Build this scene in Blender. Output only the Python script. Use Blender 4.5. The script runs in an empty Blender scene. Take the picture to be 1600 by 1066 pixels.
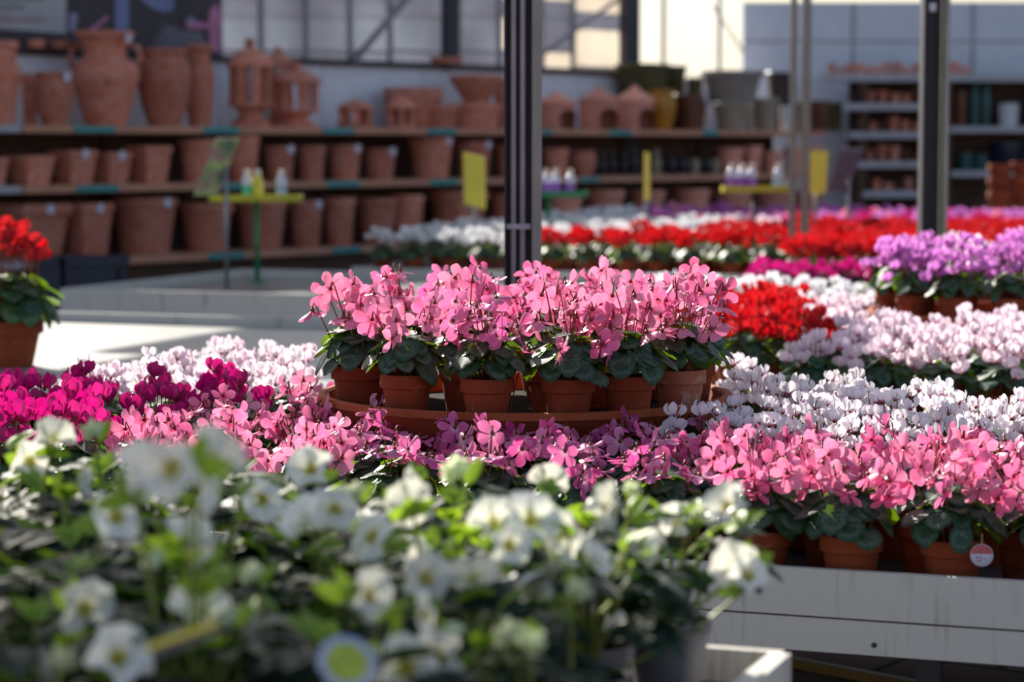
import bpy, math, random
from mathutils import Vector, Matrix
R = math.radians
S = bpy.context.scene
COL = S.collection

# ------------------------------------------------------------------ camera, sky, sun, exposure
H = 1.5
F = 85 / 36 * 1600
PITCH = math.atan(308 / F)
cd = bpy.data.cameras.new('camera'); cam = bpy.data.objects.new('camera', cd); COL.objects.link(cam)
cam.location = (0, 0, H); cam.rotation_euler = (math.pi / 2 - PITCH, 0, 0)
cd.lens = 85; cd.sensor_width = 36; cd.clip_end = 200
cd.dof.use_dof = True; cd.dof.focus_distance = 5.95; cd.dof.aperture_fstop = 3.0
S.camera = cam
S.view_settings.view_transform = 'Standard'; S.view_settings.look = 'None'
S.view_settings.exposure = 0.0; S.view_settings.gamma = 1.0; S.view_settings.use_curve_mapping = False

SUN_AZ, SUN_EL = R(-25), R(28)           # azimuth from +Y towards +X
w = bpy.data.worlds.new('world'); S.world = w; w.use_nodes = True
wn = w.node_tree; wn.nodes.clear()
sky = wn.nodes.new('ShaderNodeTexSky'); sky.sky_type = 'NISHITA'; sky.sun_disc = False
sky.sun_elevation = SUN_EL; sky.sun_rotation = SUN_AZ; sky.dust_density = 2.0; sky.ozone_density = 1.6
bg = wn.nodes.new('ShaderNodeBackground'); bg.inputs['Strength'].default_value = 0.115
wo = wn.nodes.new('ShaderNodeOutputWorld')
haze = wn.nodes.new('ShaderNodeBackground'); haze.inputs[0].default_value = (.92, .95, 1, 1); haze.inputs[1].default_value = .13   # thin bright overcast all round
ad = wn.nodes.new('ShaderNodeAddShader')
wn.links.new(sky.outputs[0], bg.inputs[0]); wn.links.new(bg.outputs[0], ad.inputs[0]); wn.links.new(haze.outputs[0], ad.inputs[1]); wn.links.new(ad.outputs[0], wo.inputs[0])

sl = bpy.data.lights.new('sun', 'SUN'); sun = bpy.data.objects.new('sun', sl); COL.objects.link(sun)
sl.energy = 11.0; sl.angle = R(0.6); sl.color = (1.0, 0.93, 0.82)
sd = Vector((math.sin(SUN_AZ) * math.cos(SUN_EL), math.cos(SUN_AZ) * math.cos(SUN_EL), math.sin(SUN_EL)))
sun.rotation_euler = sd.to_track_quat('Z', 'Y').to_euler(); sun.location = (-8, 14, 12)

# ------------------------------------------------------------------ layout helpers
def ray(px, py):
    x = (px - 800) / F; y = -(py - 533) / F
    c, s = math.cos(PITCH), math.sin(PITCH)
    return Vector((x, c + y * s, -s + y * c))
def at_y(px, py, Y):
    d = ray(px, py); return Vector((0, 0, H)) + d * (Y / d.y)
def at_z(px, py, z):
    d = ray(px, py); return Vector((0, 0, H)) + d * ((z - H) / d.z)
def proj(p):
    c, s = math.cos(PITCH), math.sin(PITCH)
    v = Vector(p) - Vector((0, 0, H)); f = v.y * c - v.z * s; u = v.y * s + v.z * c
    return 800 + F * v.x / f, 533 - F * u / f
TH = R(20)
U = Vector((math.cos(TH), -math.sin(TH), 0)); W = Vector((math.sin(TH), math.cos(TH), 0))
SURF = .548
def bp(s, t, z=0): return U * s + W * t + Vector((0, 0, z))
def st(p): p = Vector((p[0], p[1], 0)); return p.dot(U), p.dot(W)
BZ = -TH       # rotation of the bench frame
ORD = ['', 'first', 'second', 'third', 'fourth', 'fifth', 'sixth', 'seventh', 'eighth', 'ninth', 'tenth', 'eleventh', 'twelfth', 'thirteenth',
       'fourteenth', 'fifteenth', 'sixteenth', 'seventeenth', 'eighteenth', 'nineteenth', 'twentieth']
def o_(n): return ORD[n] if n < len(ORD) else '%dth' % n

# ------------------------------------------------------------------ mesh builder
class MB:
    def __init__(s): s.v = []; s.f = []; s.m = []; s.uv = []
    def add(s, vs, fs, mat=0, uvs=None):
        o = len(s.v); s.v += [tuple(p) for p in vs]
        s.uv += list(uvs) if uvs else [(0.5, 0.5)] * len(vs)
        for f in fs: s.f.append([i + o for i in f]); s.m.append(mat)
        return s
    def box(s, a, b, mat=0, M=None):
        x0, y0, z0 = a; x1, y1, z1 = b
        vs = [Vector(p) for p in ((x0,y0,z0),(x1,y0,z0),(x1,y1,z0),(x0,y1,z0),(x0,y0,z1),(x1,y0,z1),(x1,y1,z1),(x0,y1,z1))]
        if M: vs = [M @ p for p in vs]
        return s.add(vs, [(0,3,2,1),(4,5,6,7),(0,1,5,4),(1,2,6,5),(2,3,7,6),(3,0,4,7)], mat)
    def lathe(s, prof, n=24, mat=0, c=(0,0,0), skip=None, sq=0.0, rot=0.0):
        vs = []; fs = []
        for (r, z) in prof:
            for k in range(n):
                a = 2 * math.pi * k / n + rot; ca, sa = math.cos(a), math.sin(a)
                q = 1.0
                if sq: q = (1 - sq) + sq / max(abs(ca), abs(sa))
                vs.append((c[0] + r * q * ca, c[1] + r * q * sa, c[2] + z))
        for i in range(len(prof) - 1):
            for k in range(n):
                if skip and skip(i, k): continue
                k2 = (k + 1) % n
                fs.append((i*n+k, i*n+k2, (i+1)*n+k2, (i+1)*n+k))
        return s.add(vs, fs, mat)
    def tube(s, pts, rad, n=5, mat=0, cap=True):
        pts = [Vector(p) for p in pts]; vs = []; fs = []
        for i, p in enumerate(pts):
            d = (pts[min(i+1, len(pts)-1)] - pts[max(i-1, 0)]).normalized()
            a = d.orthogonal().normalized()
            if i and abs(d.z) < 0.99:
                a = d.cross(Vector((0, 0, 1))).normalized()
            elif abs(d.z) >= 0.99: a = Vector((1, 0, 0))
            b = d.cross(a).normalized()
            r = rad[i] if isinstance(rad, (list, tuple)) else rad
            for k in range(n):
                t = 2 * math.pi * k / n
                vs.append(p + a * r * math.cos(t) + b * r * math.sin(t))
        for i in range(len(pts) - 1):
            for k in range(n):
                k2 = (k + 1) % n
                fs.append((i*n+k, i*n+k2, (i+1)*n+k2, (i+1)*n+k))
        if cap: fs += [tuple(range(n))[::-1], tuple((len(pts)-1)*n + k for k in range(n))]
        return s.add(vs, fs, mat)
    def grid(s, P, UV, mat=0):
        nu, nv = len(P), len(P[0])
        vs = [p for r in P for p in r]; uv = [p for r in UV for p in r]
        return s.add(vs, [(i*nv+j, i*nv+j+1, (i+1)*nv+j+1, (i+1)*nv+j) for i in range(nu-1) for j in range(nv-1)], mat, uv)
    def mesh(s, name, mats, smooth=True, sharp=None):
        me = bpy.data.meshes.new(name); me.from_pydata(s.v, [], s.f)
        for m in mats: me.materials.append(m)
        me.polygons.foreach_set('material_index', s.m)
        if smooth: me.polygons.foreach_set('use_smooth', [True] * len(s.f))
        l = me.uv_layers.new(name='UVMap')
        data = [c for f in s.f for i in f for c in s.uv[i]]
        l.data.foreach_set('uv', data)
        if sharp is not None: me.set_sharp_from_angle(angle=R(sharp))
        me.update(); return me

def ob(name, data, parent=None, loc=(0,0,0), rot=(0,0,0), sc=1.0):
    o = bpy.data.objects.new(name, data); COL.objects.link(o)
    o.location = loc; o.rotation_euler = rot
    o.scale = (sc, sc, sc) if isinstance(sc, (int, float)) else sc
    if parent is not None: o.parent = parent
    return o
def tag(o, label, cat, group=None):
    o['label'] = label; o['category'] = cat
    if group: o['group'] = group
    return o
def thing(name, label, cat, loc=(0,0,0), rz=0, group=None, sc=1.0):
    return tag(ob(name, None, None, loc, (0, 0, rz), sc), label, cat, group)
def struct(name, me, loc=(0,0,0), rot=(0,0,0), parent=None):
    o = ob(name, me, parent, loc, rot)
    if parent is None: o['kind'] = 'structure'
    return o

# ------------------------------------------------------------------ materials
def lin(r, g, b):
    return tuple(((c / 255) / 12.92 if c / 255 <= .04045 else ((c / 255 + .055) / 1.055) ** 2.4) for c in (r, g, b)) + (1,)
class NT:
    def __init__(s, name):
        s.m = bpy.data.materials.new(name); s.m.use_nodes = True; s.t = s.m.node_tree; s.t.nodes.clear()
        s.out = s.n('ShaderNodeOutputMaterial')
    def n(s, t, **kw):
        x = s.t.nodes.new(t)
        for k, v in kw.items(): setattr(x, k, v)
        return x
    def l(s, a, b): s.t.links.new(a, b)
    def ramp(s, fac, stops):
        r = s.n('ShaderNodeValToRGB'); e = r.color_ramp.elements
        while len(e) < len(stops): e.new(0.5)
        for q, (p, c) in zip(e, stops): q.position = p; q.color = c
        s.l(fac, r.inputs[0]); return r.outputs[0]
    def noise(s, scale, detail=3, coord='Object', sc=(1,1,1)):
        tc = s.n('ShaderNodeTexCoord'); mp = s.n('ShaderNodeMapping'); mp.inputs['Scale'].default_value = sc
        s.l(tc.outputs[coord], mp.inputs[0])
        nz = s.n('ShaderNodeTexNoise'); nz.inputs['Scale'].default_value = scale; nz.inputs['Detail'].default_value = detail
        s.l(mp.outputs[0], nz.inputs['Vector']); return nz.outputs['Fac']
    def mix(s, fac, a, b, mode='MIX'):
        x = s.n('ShaderNodeMix', data_type='RGBA', blend_type=mode)
        for sock, v in ((x.inputs[0], fac), (x.inputs[6], a), (x.inputs[7], b)):
            if isinstance(v, (int, float, tuple)): sock.default_value = v
            else: s.l(v, sock)
        return x.outputs[2]
    def bsdf(s, col, rough=.6, metal=0.0, spec=.5, bump=None, bstr=.3):
        p = s.n('ShaderNodeBsdfPrincipled')
        if isinstance(col, tuple): p.inputs['Base Color'].default_value = col
        else: s.l(col, p.inputs['Base Color'])
        p.inputs['Roughness'].default_value = rough; p.inputs['Metallic'].default_value = metal
        p.inputs['Specular IOR Level'].default_value = spec
        if bump is not None:
            b = s.n('ShaderNodeBump'); b.inputs['Strength'].default_value = bstr; b.inputs['Distance'].default_value = .01
            s.l(bump, b.inputs['Height']); s.l(b.outputs[0], p.inputs['Normal'])
        return p.outputs[0]
    def done(s, sh): s.l(sh, s.out.inputs[0]); return s.m
def plain(name, col, rough=.6, metal=0.0, var=.12, scale=6, spec=.5):
    t = NT(name); nz = t.noise(scale)
    d = tuple(c * (1 - var) for c in col[:3]) + (1,); b = tuple(min(1, c * (1 + var)) for c in col[:3]) + (1,)
    return t.done(t.bsdf(t.ramp(nz, [(.3, d), (.7, b)]), rough, metal, spec))
def petal_mat(name, col, base, tr, edge=None, k=.36, streak=False):
    t = NT(name); uv = t.n('ShaderNodeUVMap'); sp = t.n('ShaderNodeSeparateXYZ'); t.l(uv.outputs[0], sp.inputs[0])
    stops = [(.0, base), (.10, base), (.30, col), (1.0, col)]
    if edge: stops = [(.0, base), (.10, base), (.28, col), (.80, col), (1.0, edge)]
    c = t.ramp(sp.outputs[0], stops)
    oi = t.n('ShaderNodeObjectInfo'); hv = t.n('ShaderNodeHueSaturation')
    mr = t.n('ShaderNodeMapRange'); mr.inputs[3].default_value = .80; mr.inputs[4].default_value = 1.22; wn_ = t.n('ShaderNodeTexWhiteNoise', noise_dimensions='1D'); t.l(oi.outputs['Random'], wn_.inputs['W']); sr = t.n('ShaderNodeMapRange'); pk = 'pink' in name; sr.inputs[3].default_value = .74 if pk else .97; sr.inputs[4].default_value = 1.10 if pk else 1.03; t.l(wn_.outputs['Value'], sr.inputs[0]); t.l(sr.outputs[0], hv.inputs['Saturation'])
    t.l(oi.outputs['Random'], mr.inputs[0]); t.l(mr.outputs[0], hv.inputs['Value']); t.l(c, hv.inputs['Color'])
    pr = t.bsdf(hv.outputs[0], .36, spec=.5)
    tl = t.n('ShaderNodeBsdfTranslucent'); t.l(t.mix(.5, hv.outputs[0], tr), tl.inputs[0])
    mx = t.n('ShaderNodeMixShader'); mx.inputs[0].default_value = k; t.l(pr, mx.inputs[1]); t.l(tl.outputs[0], mx.inputs[2])
    return t.done(mx.outputs[0])
def leaf_mat(name, dark, mid, pale, tr, k=.22, rough=.38):
    t = NT(name); uv = t.n('ShaderNodeUVMap'); sp = t.n('ShaderNodeSeparateXYZ'); t.l(uv.outputs[0], sp.inputs[0])
    # silver marbling: a band half-way between the middle of the leaf and its edge, broken up by noise
    def m(op, a, b):
        x = t.n('ShaderNodeMath', operation=op)
        for i, v in enumerate((a, b)):
            if isinstance(v, (int, float)): x.inputs[i].default_value = v
            else: t.l(v, x.inputs[i])
        return x.outputs[0]
    du = m('SUBTRACT', sp.outputs[0], .48); dv = m('SUBTRACT', sp.outputs[1], .5)
    rr = m('SQRT', m('ADD', m('MULTIPLY', du, du), m('MULTIPLY', dv, dv)), 0)
    nz = t.noise(14, 3, 'UV'); nz2 = t.noise(90, 2, 'Object')
    q = m('ADD', rr, m('MULTIPLY', m('SUBTRACT', nz, .5), .55))
    q = m('ADD', q, m('MULTIPLY', m('SUBTRACT', nz2, .5), .30))
    c = t.ramp(q, [(.08, mid), (.20, dark), (.28, pale), (.36, mid), (.44, dark), (.7, dark)])
    pr = t.bsdf(c, rough, spec=.32)
    tl = t.n('ShaderNodeBsdfTranslucent'); tl.inputs[0].default_value = tr
    mx = t.n('ShaderNodeMixShader'); mx.inputs[0].default_value = k; t.l(pr, mx.inputs[1]); t.l(tl.outputs[0], mx.inputs[2])
    return t.done(mx.outputs[0])
def terracotta(name, a, b, bloom, amt=.62, rough=.85):
    t = NT(name); n1 = t.noise(9, 4); n2 = t.noise(28, 5)
    oi = t.n('ShaderNodeObjectInfo')
    c = t.ramp(n1, [(.3, a), (.7, b)])
    c = t.mix(t.ramp(n2, [(amt, (0,0,0,1)), (amt + .15, (.55,.55,.55,1))]), c, bloom)
    hv = t.n('ShaderNodeHueSaturation'); mr = t.n('ShaderNodeMapRange'); mr.inputs[3].default_value = .75; mr.inputs[4].default_value = 1.2
    t.l(oi.outputs['Random'], mr.inputs[0]); t.l(mr.outputs[0], hv.inputs['Value']); t.l(c, hv.inputs['Color'])
    return t.done(t.bsdf(hv.outputs[0], rough, spec=.3, bump=n2, bstr=.12))
def stained(name, col, streak, sc=(1, 1, 8), rough=.5):
    t = NT(name); n1 = t.noise(3.5, 5, 'Object', (14, 14, 1.2)); n2 = t.noise(5, 4)
    f = t.mix(1.0, t.ramp(n1, [(.55, (0,0,0,1)), (.72, (1,1,1,1))]), t.ramp(n2, [(.42, (0,0,0,1)), (.62, (.7,.7,.7,1))]), 'MULTIPLY')
    return t.done(t.bsdf(t.mix(f, col, streak), rough, bump=n2, bstr=.05))

M = {}
M['pot'] = terracotta('terracotta_pot', lin(128, 56, 32), lin(156, 74, 44), lin(180, 132, 106))
M['potold'] = terracotta('weathered_terracotta', lin(150, 84, 62), lin(172, 112, 88), lin(190, 165, 150), .5)
M['bigpot'] = terracotta('shelf_terracotta', lin(190, 108, 86), lin(208, 130, 106), lin(222, 178, 164), .47)
M['rose'] = terracotta('rosy_terracotta', lin(212, 142, 124), lin(226, 160, 142), lin(228, 180, 165), .6)
M['saucer'] = terracotta('saucer_terracotta', lin(150, 72, 42), lin(172, 92, 58), lin(190, 140, 112), .68)
M['soil'] = plain('potting_soil', lin(30, 22, 17), .95, var=.5, scale=90, spec=.1)
M['olive'] = plain('olive_glaze', lin(72, 66, 30), .4, var=.25)
M['ochre'] = plain('ochre_glaze', lin(176, 120, 30), .35, var=.2)
M['brown'] = plain('brown_glaze', lin(96, 52, 36), .4, var=.2)
M['beige'] = plain('beige_stoneware', lin(150, 138, 120), .7)
M['grey'] = plain('grey_stoneware', lin(140, 130, 126), .7)
M['whitepot'] = plain('white_ceramic', lin(205, 208, 216), .4)
M['teal'] = plain('teal_glaze', lin(44, 86, 90), .3)
M['navy'] = plain('navy_glaze', lin(22, 32, 56), .3)
M['black'] = plain('black_ceramic', lin(36, 34, 40), .3)
M['tagw'] = plain('white_tag', lin(205, 205, 225), .5)
M['board'] = plain('pine_shelf_board', lin(196, 142, 116), .7, var=.15, scale=3)
M['darkwood'] = plain('dark_wood', lin(84, 60, 48), .8, var=.3)
M['greymetal'] = plain('grey_shelf_metal', lin(172, 172, 182), .5)
M['strip'] = plain('teal_price_strip', lin(48, 148, 152), .5)
M['white'] = stained('white_bench_board', lin(206, 203, 196), lin(128, 118, 108))
M['whitewall'] = plain('white_wall_panel', lin(222, 228, 240), .6, var=.05)
M['greywall'] = plain('grey_wall_panel', lin(206, 212, 226), .6, var=.05)
M['steel'] = plain('galvanised_steel', lin(150, 150, 156), .45, .4, var=.1)
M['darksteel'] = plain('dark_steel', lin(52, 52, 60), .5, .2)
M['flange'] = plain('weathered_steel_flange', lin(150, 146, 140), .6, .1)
M['pipe'] = plain('grey_conduit', lin(200, 198, 212), .5)
M['mat1'] = plain('dark_capillary_mat', lin(48, 46, 46), .75, var=.4, scale=60)
M['mat2'] = plain('pale_bench_mat', lin(134, 136, 134), .4, var=.2, scale=4)
M['mat3'] = plain('grey_wet_mat', lin(74, 78, 84), .4, var=.3, scale=3)
M['brass'] = plain('brass_edging', lin(150, 118, 66), .35, .6)
M['yellow'] = plain('yellow_card', lin(240, 224, 84), .55, var=.05)
M['greycard'] = plain('grey_card', lin(98, 92, 108), .6, var=.1)
M['green'] = plain('green_metal', lin(30, 130, 84), .5)
M['ytray'] = plain('yellow_green_tray', lin(190, 180, 40), .5, var=.2)
M['crate'] = plain('blue_black_plastic', lin(40, 46, 66), .5)
M['greypl'] = plain('grey_plastic_pot', lin(112, 108, 116), .5, var=.06)
M['hellesoil'] = M['soil']
M['stem'] = plain('reddish_stem', lin(120, 54, 36), .5, var=.2)
M['gstem'] = plain('green_stem', lin(128, 140, 62), .5, var=.2)
M['leaf'] = leaf_mat('cyclamen_leaf', lin(38, 64, 52), lin(50, 80, 64), lin(92, 120, 106), lin(150, 200, 30), .22, .5)
M['hleaf'] = leaf_mat('hellebore_leaf', lin(18, 36, 32), lin(22, 44, 34), lin(30, 54, 40), lin(110, 170, 30), .13, .6)
M['bract'] = leaf_mat('hellebore_bract', lin(120, 150, 52), lin(130, 160, 60), lin(140, 168, 74), lin(170, 205, 50), .35, .5)
M['p_pink'] = petal_mat('pink_petal', lin(238, 126, 172), lin(196, 40, 96), lin(255, 122, 166), lin(248, 176, 206))
M['p_rose'] = petal_mat('rose_pink_petal', lin(226, 102, 172), lin(232, 190, 214), lin(244, 102, 164), lin(240, 150, 202))
M['p_salmon'] = petal_mat('salmon_pink_petal', lin(242, 134, 182), lin(214, 50, 112), lin(255, 126, 172), lin(250, 184, 212))
M['p_mag'] = petal_mat('magenta_petal', lin(184, 24, 126), lin(120, 8, 60), lin(230, 20, 126))
M['p_white'] = petal_mat('white_petal', lin(246, 240, 246), lin(190, 40, 120), lin(255, 245, 250), lin(240, 222, 242), k=.3)
M['p_blush'] = petal_mat('blush_white_petal', lin(244, 228, 238), lin(205, 90, 150), lin(250, 225, 235), lin(236, 205, 228), k=.35)
M['p_pure'] = petal_mat('pure_white_petal', lin(240, 240, 246), lin(215, 220, 215), lin(250, 250, 250), k=.3)
M['p_red'] = petal_mat('red_petal', lin(186, 20, 34), lin(120, 5, 15), lin(236, 30, 28))
M['p_lilac'] = petal_mat('lilac_petal', lin(206, 128, 206), lin(190, 70, 170), lin(225, 140, 225), lin(236, 190, 232), k=.4)
M['p_purple'] = petal_mat('purple_petal', lin(196, 118, 196), lin(170, 60, 150), lin(215, 120, 205))
M['hpetal'] = petal_mat('hellebore_petal', lin(240, 240, 236), lin(214, 226, 150), lin(250, 246, 220), k=.3)
M['stamen'] = plain('hellebore_stamens', lin(206, 190, 60), .6, var=.3, scale=200)
M['bud'] = petal_mat('hellebore_bud', lin(226, 234, 206), lin(170, 196, 110), lin(235, 240, 190), k=.3)

# ------------------------------------------------------------------ plant meshes
def petal(mb, base, a, r, L, wid, e0, e1, cup=.25, tw=0.0, nu=6, nv=5, tip=.62, mat=0, wav=0.0, rnd=None):
    """one petal leaving `base` along r; angles from r towards axis a; the centre line bends from e0 to e1"""
    t = a.cross(r).normalized(); P = []; UV = []; p = Vector(base); ph = rnd.uniform(0, 6) if rnd else 0
    for i in range(nu):
        u = i / (nu - 1); e = e0 + (e1 - e0) * u
        d = r * math.cos(e) + a * math.sin(e); n = d.cross(t).normalized()
        if i: p = p + d * (L / (nu - 1))
        wd = wid * (.20 + .80 * min(1, u / .55) ** .9) * (1 if u < .6 else math.sqrt(max(0, 1 - ((u - .6) / .43) ** 2)))
        tt = t * math.cos(tw * u) + n * math.sin(tw * u)
        nn = n * math.cos(tw * u) - t * math.sin(tw * u)
        row = []
        for j in range(nv):
            v = j / (nv - 1) * 2 - 1
            q = p + tt * v * wd * .5 + nn * (cup * wd * (v * v - .3)) + nn * wav * wd * math.sin(ph + v * 5 + u * 3) * u
            if i == nu - 1: q = q - d * (v * v) * wid * .08
            row.append(q)
        P.append(row); UV.append([(u, j / (nv - 1)) for j in range(nv)])
    mb.grid(P, UV, mat)
def hook(mb, head, top, lean, L, r=.0016, mat=0, n=4, k=5):
    """scape: rises from below, bends over at `top` and comes down on the flower head"""
    head = Vector(head); root = Vector((lean[0], lean[1], -L))
    side = Vector((lean[0], lean[1], 0)); side = side.normalized() if side.length > 1e-5 else Vector((1, 0, 0))
    neck = head + side * .010 + Vector((0, 0, top * .35)); apex = head + side * .004 + Vector((0, 0, top))
    pts = [root, root.lerp(neck, .35) + side * .004, root.lerp(neck, .7) + side * .004, neck, apex, head]
    mb.tube(pts, [r * 1.15, r * 1.1, r, r, r, r * 1.3], n, mat)
FLOW = {}
def flower_meshes(kind, form, petal_m, size, nvar, nu=6, nv=5, stem=True):
    out = []
    for k in range(nvar):
        rnd = random.Random(hash_(kind) + k * 17)
        mb = MB(); sb = MB()
        lean = ((.015, .05, .085)[k % 3], rnd.uniform(-.01, .01))
        rot0 = rnd.uniform(0, 6.28)
        if form == 'umbrella':
            tilt = rnd.choice([.1, .5, .9, 1.3, 1.65]) + rnd.uniform(-.15, .15); az = rnd.uniform(0, 6.28)
            a = Vector((math.sin(tilt) * math.cos(az), math.sin(tilt) * math.sin(az), -math.cos(tilt)))
            x = a.orthogonal().normalized(); y = a.cross(x)
            for i in range(5):
                th = rot0 + i * 2 * math.pi / 5 + rnd.uniform(-.2, .2)
                r = x * math.cos(th) + y * math.sin(th)
                e0 = R(rnd.uniform(5, 35)); e1 = R(rnd.uniform(-45, 45))
                petal(mb, r * .004 * size / .04, a, r, size * rnd.uniform(.9, 1.12), size * rnd.uniform(.62, .8), e0, e1,
                      rnd.uniform(-.15, .3), rnd.uniform(-.6, .6), nu, nv, .75, 0, .04, rnd)
            mb.lathe([(0, -.0015), (.0045, 0), (.0052, .004), (.003, .0075), (0, .008)], 6, 1)
        else:
            a = Vector((rnd.uniform(-.25, .25), rnd.uniform(-.25, .25), -1)).normalized()
            x = a.orthogonal().normalized(); y = a.cross(x)
            for i in range(5):
                th = rot0 + i * 2 * math.pi / 5 + rnd.uniform(-.12, .12)
                r = x * math.cos(th) + y * math.sin(th)
                petal(mb, r * .004, a, r, size * rnd.uniform(.92, 1.1), size * rnd.uniform(.58, .72), R(rnd.uniform(-30, -12)),
                      R(rnd.uniform(-118, -84)), rnd.uniform(.1, .3), rnd.uniform(.2, .9), nu, nv, .85, 0, .10, rnd)
            mb.lathe([(0, -.006), (.004, -.005), (.0052, 0), (.003, .004), (0, .005)], 6, 1)
        L = .20
        hook(sb, (0, 0, .004), .016, lean, L)
        if stem: fm = mb.mesh(kind + '_flower', [petal_m, M['stem']]); sm = sb.mesh(kind + '_stem', [M['stem']])
        else:
            hook(mb, (0, 0, .004), .016, lean, L, mat=1, n=3)
            fm = mb.mesh(kind + '_flower', [petal_m, M['stem']]); sm = None
        out.append((fm, sm))
    return out
def hash_(s): return sum(ord(c) * (i + 3) for i, c in enumerate(s))

def heart_leaf(mb, base, d, up, L, wid, droop, cup, rnd, nu=6, nv=5, mat=0):
    d = Vector(d).normalized(); t = d.cross(up).normalized(); n = t.cross(d).normalized(); P = []; UV = []
    for i in range(nu):
        u = i / (nu - 1)
        prof = (math.sin(math.pi * (u * .86 + .12))) ** .75 if u < 1 else .16
        row = []
        for j in range(nv):
            v = j / (nv - 1) * 2 - 1
            back = -.24 * L * abs(v) ** 1.6 * (1 - u) ** 2
            x = u * L + back
            z = -droop * (u * u) * L + cup * (v * v) * wid * .5 - .04 * L * math.cos(v * 9 + u * 2) * abs(v)
            row.append(Vector(base) + d * x + t * (v * wid * .5 * prof) + n * z)
        P.append(row); UV.append([(u, .5 + (j / (nv - 1) - .5) * prof) for j in range(nv)])
    mb.grid(P, UV, mat)
def foliage_mesh(seed, nleaf=38, nu=6, nv=5, spread=.108, hgt=.095):
    rnd = random.Random(seed); mb = MB()
    for i in range(nleaf):
        rho = math.sqrt((i + .6) / nleaf); az = i * 2.39996 + rnd.uniform(-.3, .3)
        out = Vector((math.cos(az), math.sin(az), 0))
        r = spread * rho * rnd.uniform(.75, 1.1)
        z = hgt * (1 - .82 * rho ** 2.2) + rnd.uniform(-.016, .016)
        L = rnd.uniform(.048, .070)
        tilt = R(-6 + 44 * rho ** 1.6 + rnd.uniform(-16, 22))
        d = out * math.cos(tilt) - Vector((0, 0, 1)) * math.sin(tilt)
        sw = rnd.uniform(-.5, .5); d = Matrix.Rotation(sw, 3, 'Z') @ d
        base = out * r + Vector((0, 0, z)) - d * L * .45
        up = Vector((0, 0, 1)) * math.cos(tilt) + out * math.sin(tilt)
        heart_leaf(mb, base, d, up, L, L * rnd.uniform(.95, 1.15), rnd.uniform(.05, .3), rnd.uniform(-.1, .18), rnd, nu, nv)
        mb.tube([out * .012 + Vector((0, 0, -.012)), base * .55 + Vector((0, 0, z * .1)), base], [.0018, .0015, .0013], 3, 1, False)
    return mb.mesh('cyclamen_foliage', [M['leaf'], M['stem']])
def pot_prof(r, h):
    return [(0, 0), (r * .68, 0), (r * .70, .003), (r * .885, h * .70), (r * .985, h * .715), (r, h * .73), (r * 1.0, h * .97), (r * .985, h),
            (r * .90, h), (r * .875, h * .92), (r * .84, h * .8)]
POT_R, POT_H = .068, .122
def pot_mesh(m): return MB().lathe(pot_prof(POT_R, POT_H), 28).mesh('pot', [m], True, 40)
POT = [pot_mesh(M['pot']), pot_mesh(M['potold'])]
rs = random.Random(5)
def soil_mesh(r, z):
    mb = MB(); rr = random.Random(3); n = 14; vs = [(0, 0, z + .006)]
    for q in (.5, 1): vs += [(r * q * math.cos(k * 2 * math.pi / n), r * q * math.sin(k * 2 * math.pi / n), z + rr.uniform(-.004, .006)) for k in range(n)]
    fs = [(0, 1 + k, 1 + (k + 1) % n) for k in range(n)] + [(1 + k, 1 + n + k, 1 + n + (k + 1) % n, 1 + (k + 1) % n) for k in range(n)]
    return mb.add(vs, fs).mesh('soil', [M['soil']])
SOIL = soil_mesh(POT_R * .85, POT_H * .84)
FOL = [foliage_mesh(s) for s in (11, 12, 13, 14)]
FOLMID = [foliage_mesh(s, 30, 5, 5) for s in (21, 22, 23)]
FOLFAR = [foliage_mesh(s, 22, 4, 3) for s in (31, 32)]

KIND = {  # form, petal material, petal length, plant words
    'pink':   ('umbrella', 'p_pink', .036, 'pink cyclamen'),
    'rose':   ('umbrella', 'p_rose', .036, 'rose-pink cyclamen'),
    'salmon': ('umbrella', 'p_salmon', .037, 'salmon-pink cyclamen'),
    'magenta': ('reflex', 'p_mag', .042, 'magenta cyclamen'),
    'white':  ('reflex', 'p_white', .036, 'white cyclamen with magenta eyes'),
    'blush':  ('reflex', 'p_blush', .042, 'blush-white cyclamen'),
    'pure':   ('reflex', 'p_pure', .042, 'pure white cyclamen'),
    'red':    ('reflex', 'p_red', .044, 'red cyclamen'),
    'lilac':  ('reflex', 'p_lilac', .044, 'lilac cyclamen'),
    'purple': ('reflex', 'p_purple', .044, 'purple cyclamen'),
}
def flowers_for(kind, detail):
    key = (kind, detail)
    if key not in FLOW:
        fm, pm, size, _ = KIND[kind]
        if detail == 'near': FLOW[key] = flower_meshes(kind, fm, M[pm], size, 9 if fm == 'umbrella' else 6, 6, 5, True)
        elif detail == 'mid': FLOW[key] = flower_meshes(kind, fm, M[pm], size, 6, 5, 4, False)
        else: FLOW[key] = [cluster_mesh(kind, s) for s in range(3)]
    return FLOW[key]
def spots(rnd, n, spread, z0, z1):
    res = []; tries = 0
    while len(res) < n and tries < 900:
        tries += 1
        r = spread * math.sqrt(rnd.random()); a = rnd.uniform(0, 6.283)
        p = Vector((r * math.cos(a), r * math.sin(a), z1 - (z1 - z0) * min(1, (r / spread) ** 2 * .55 + rnd.random() * .5)))
        if all((p - q).length > .036 for q in res): res.append(p)
    return res
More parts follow.
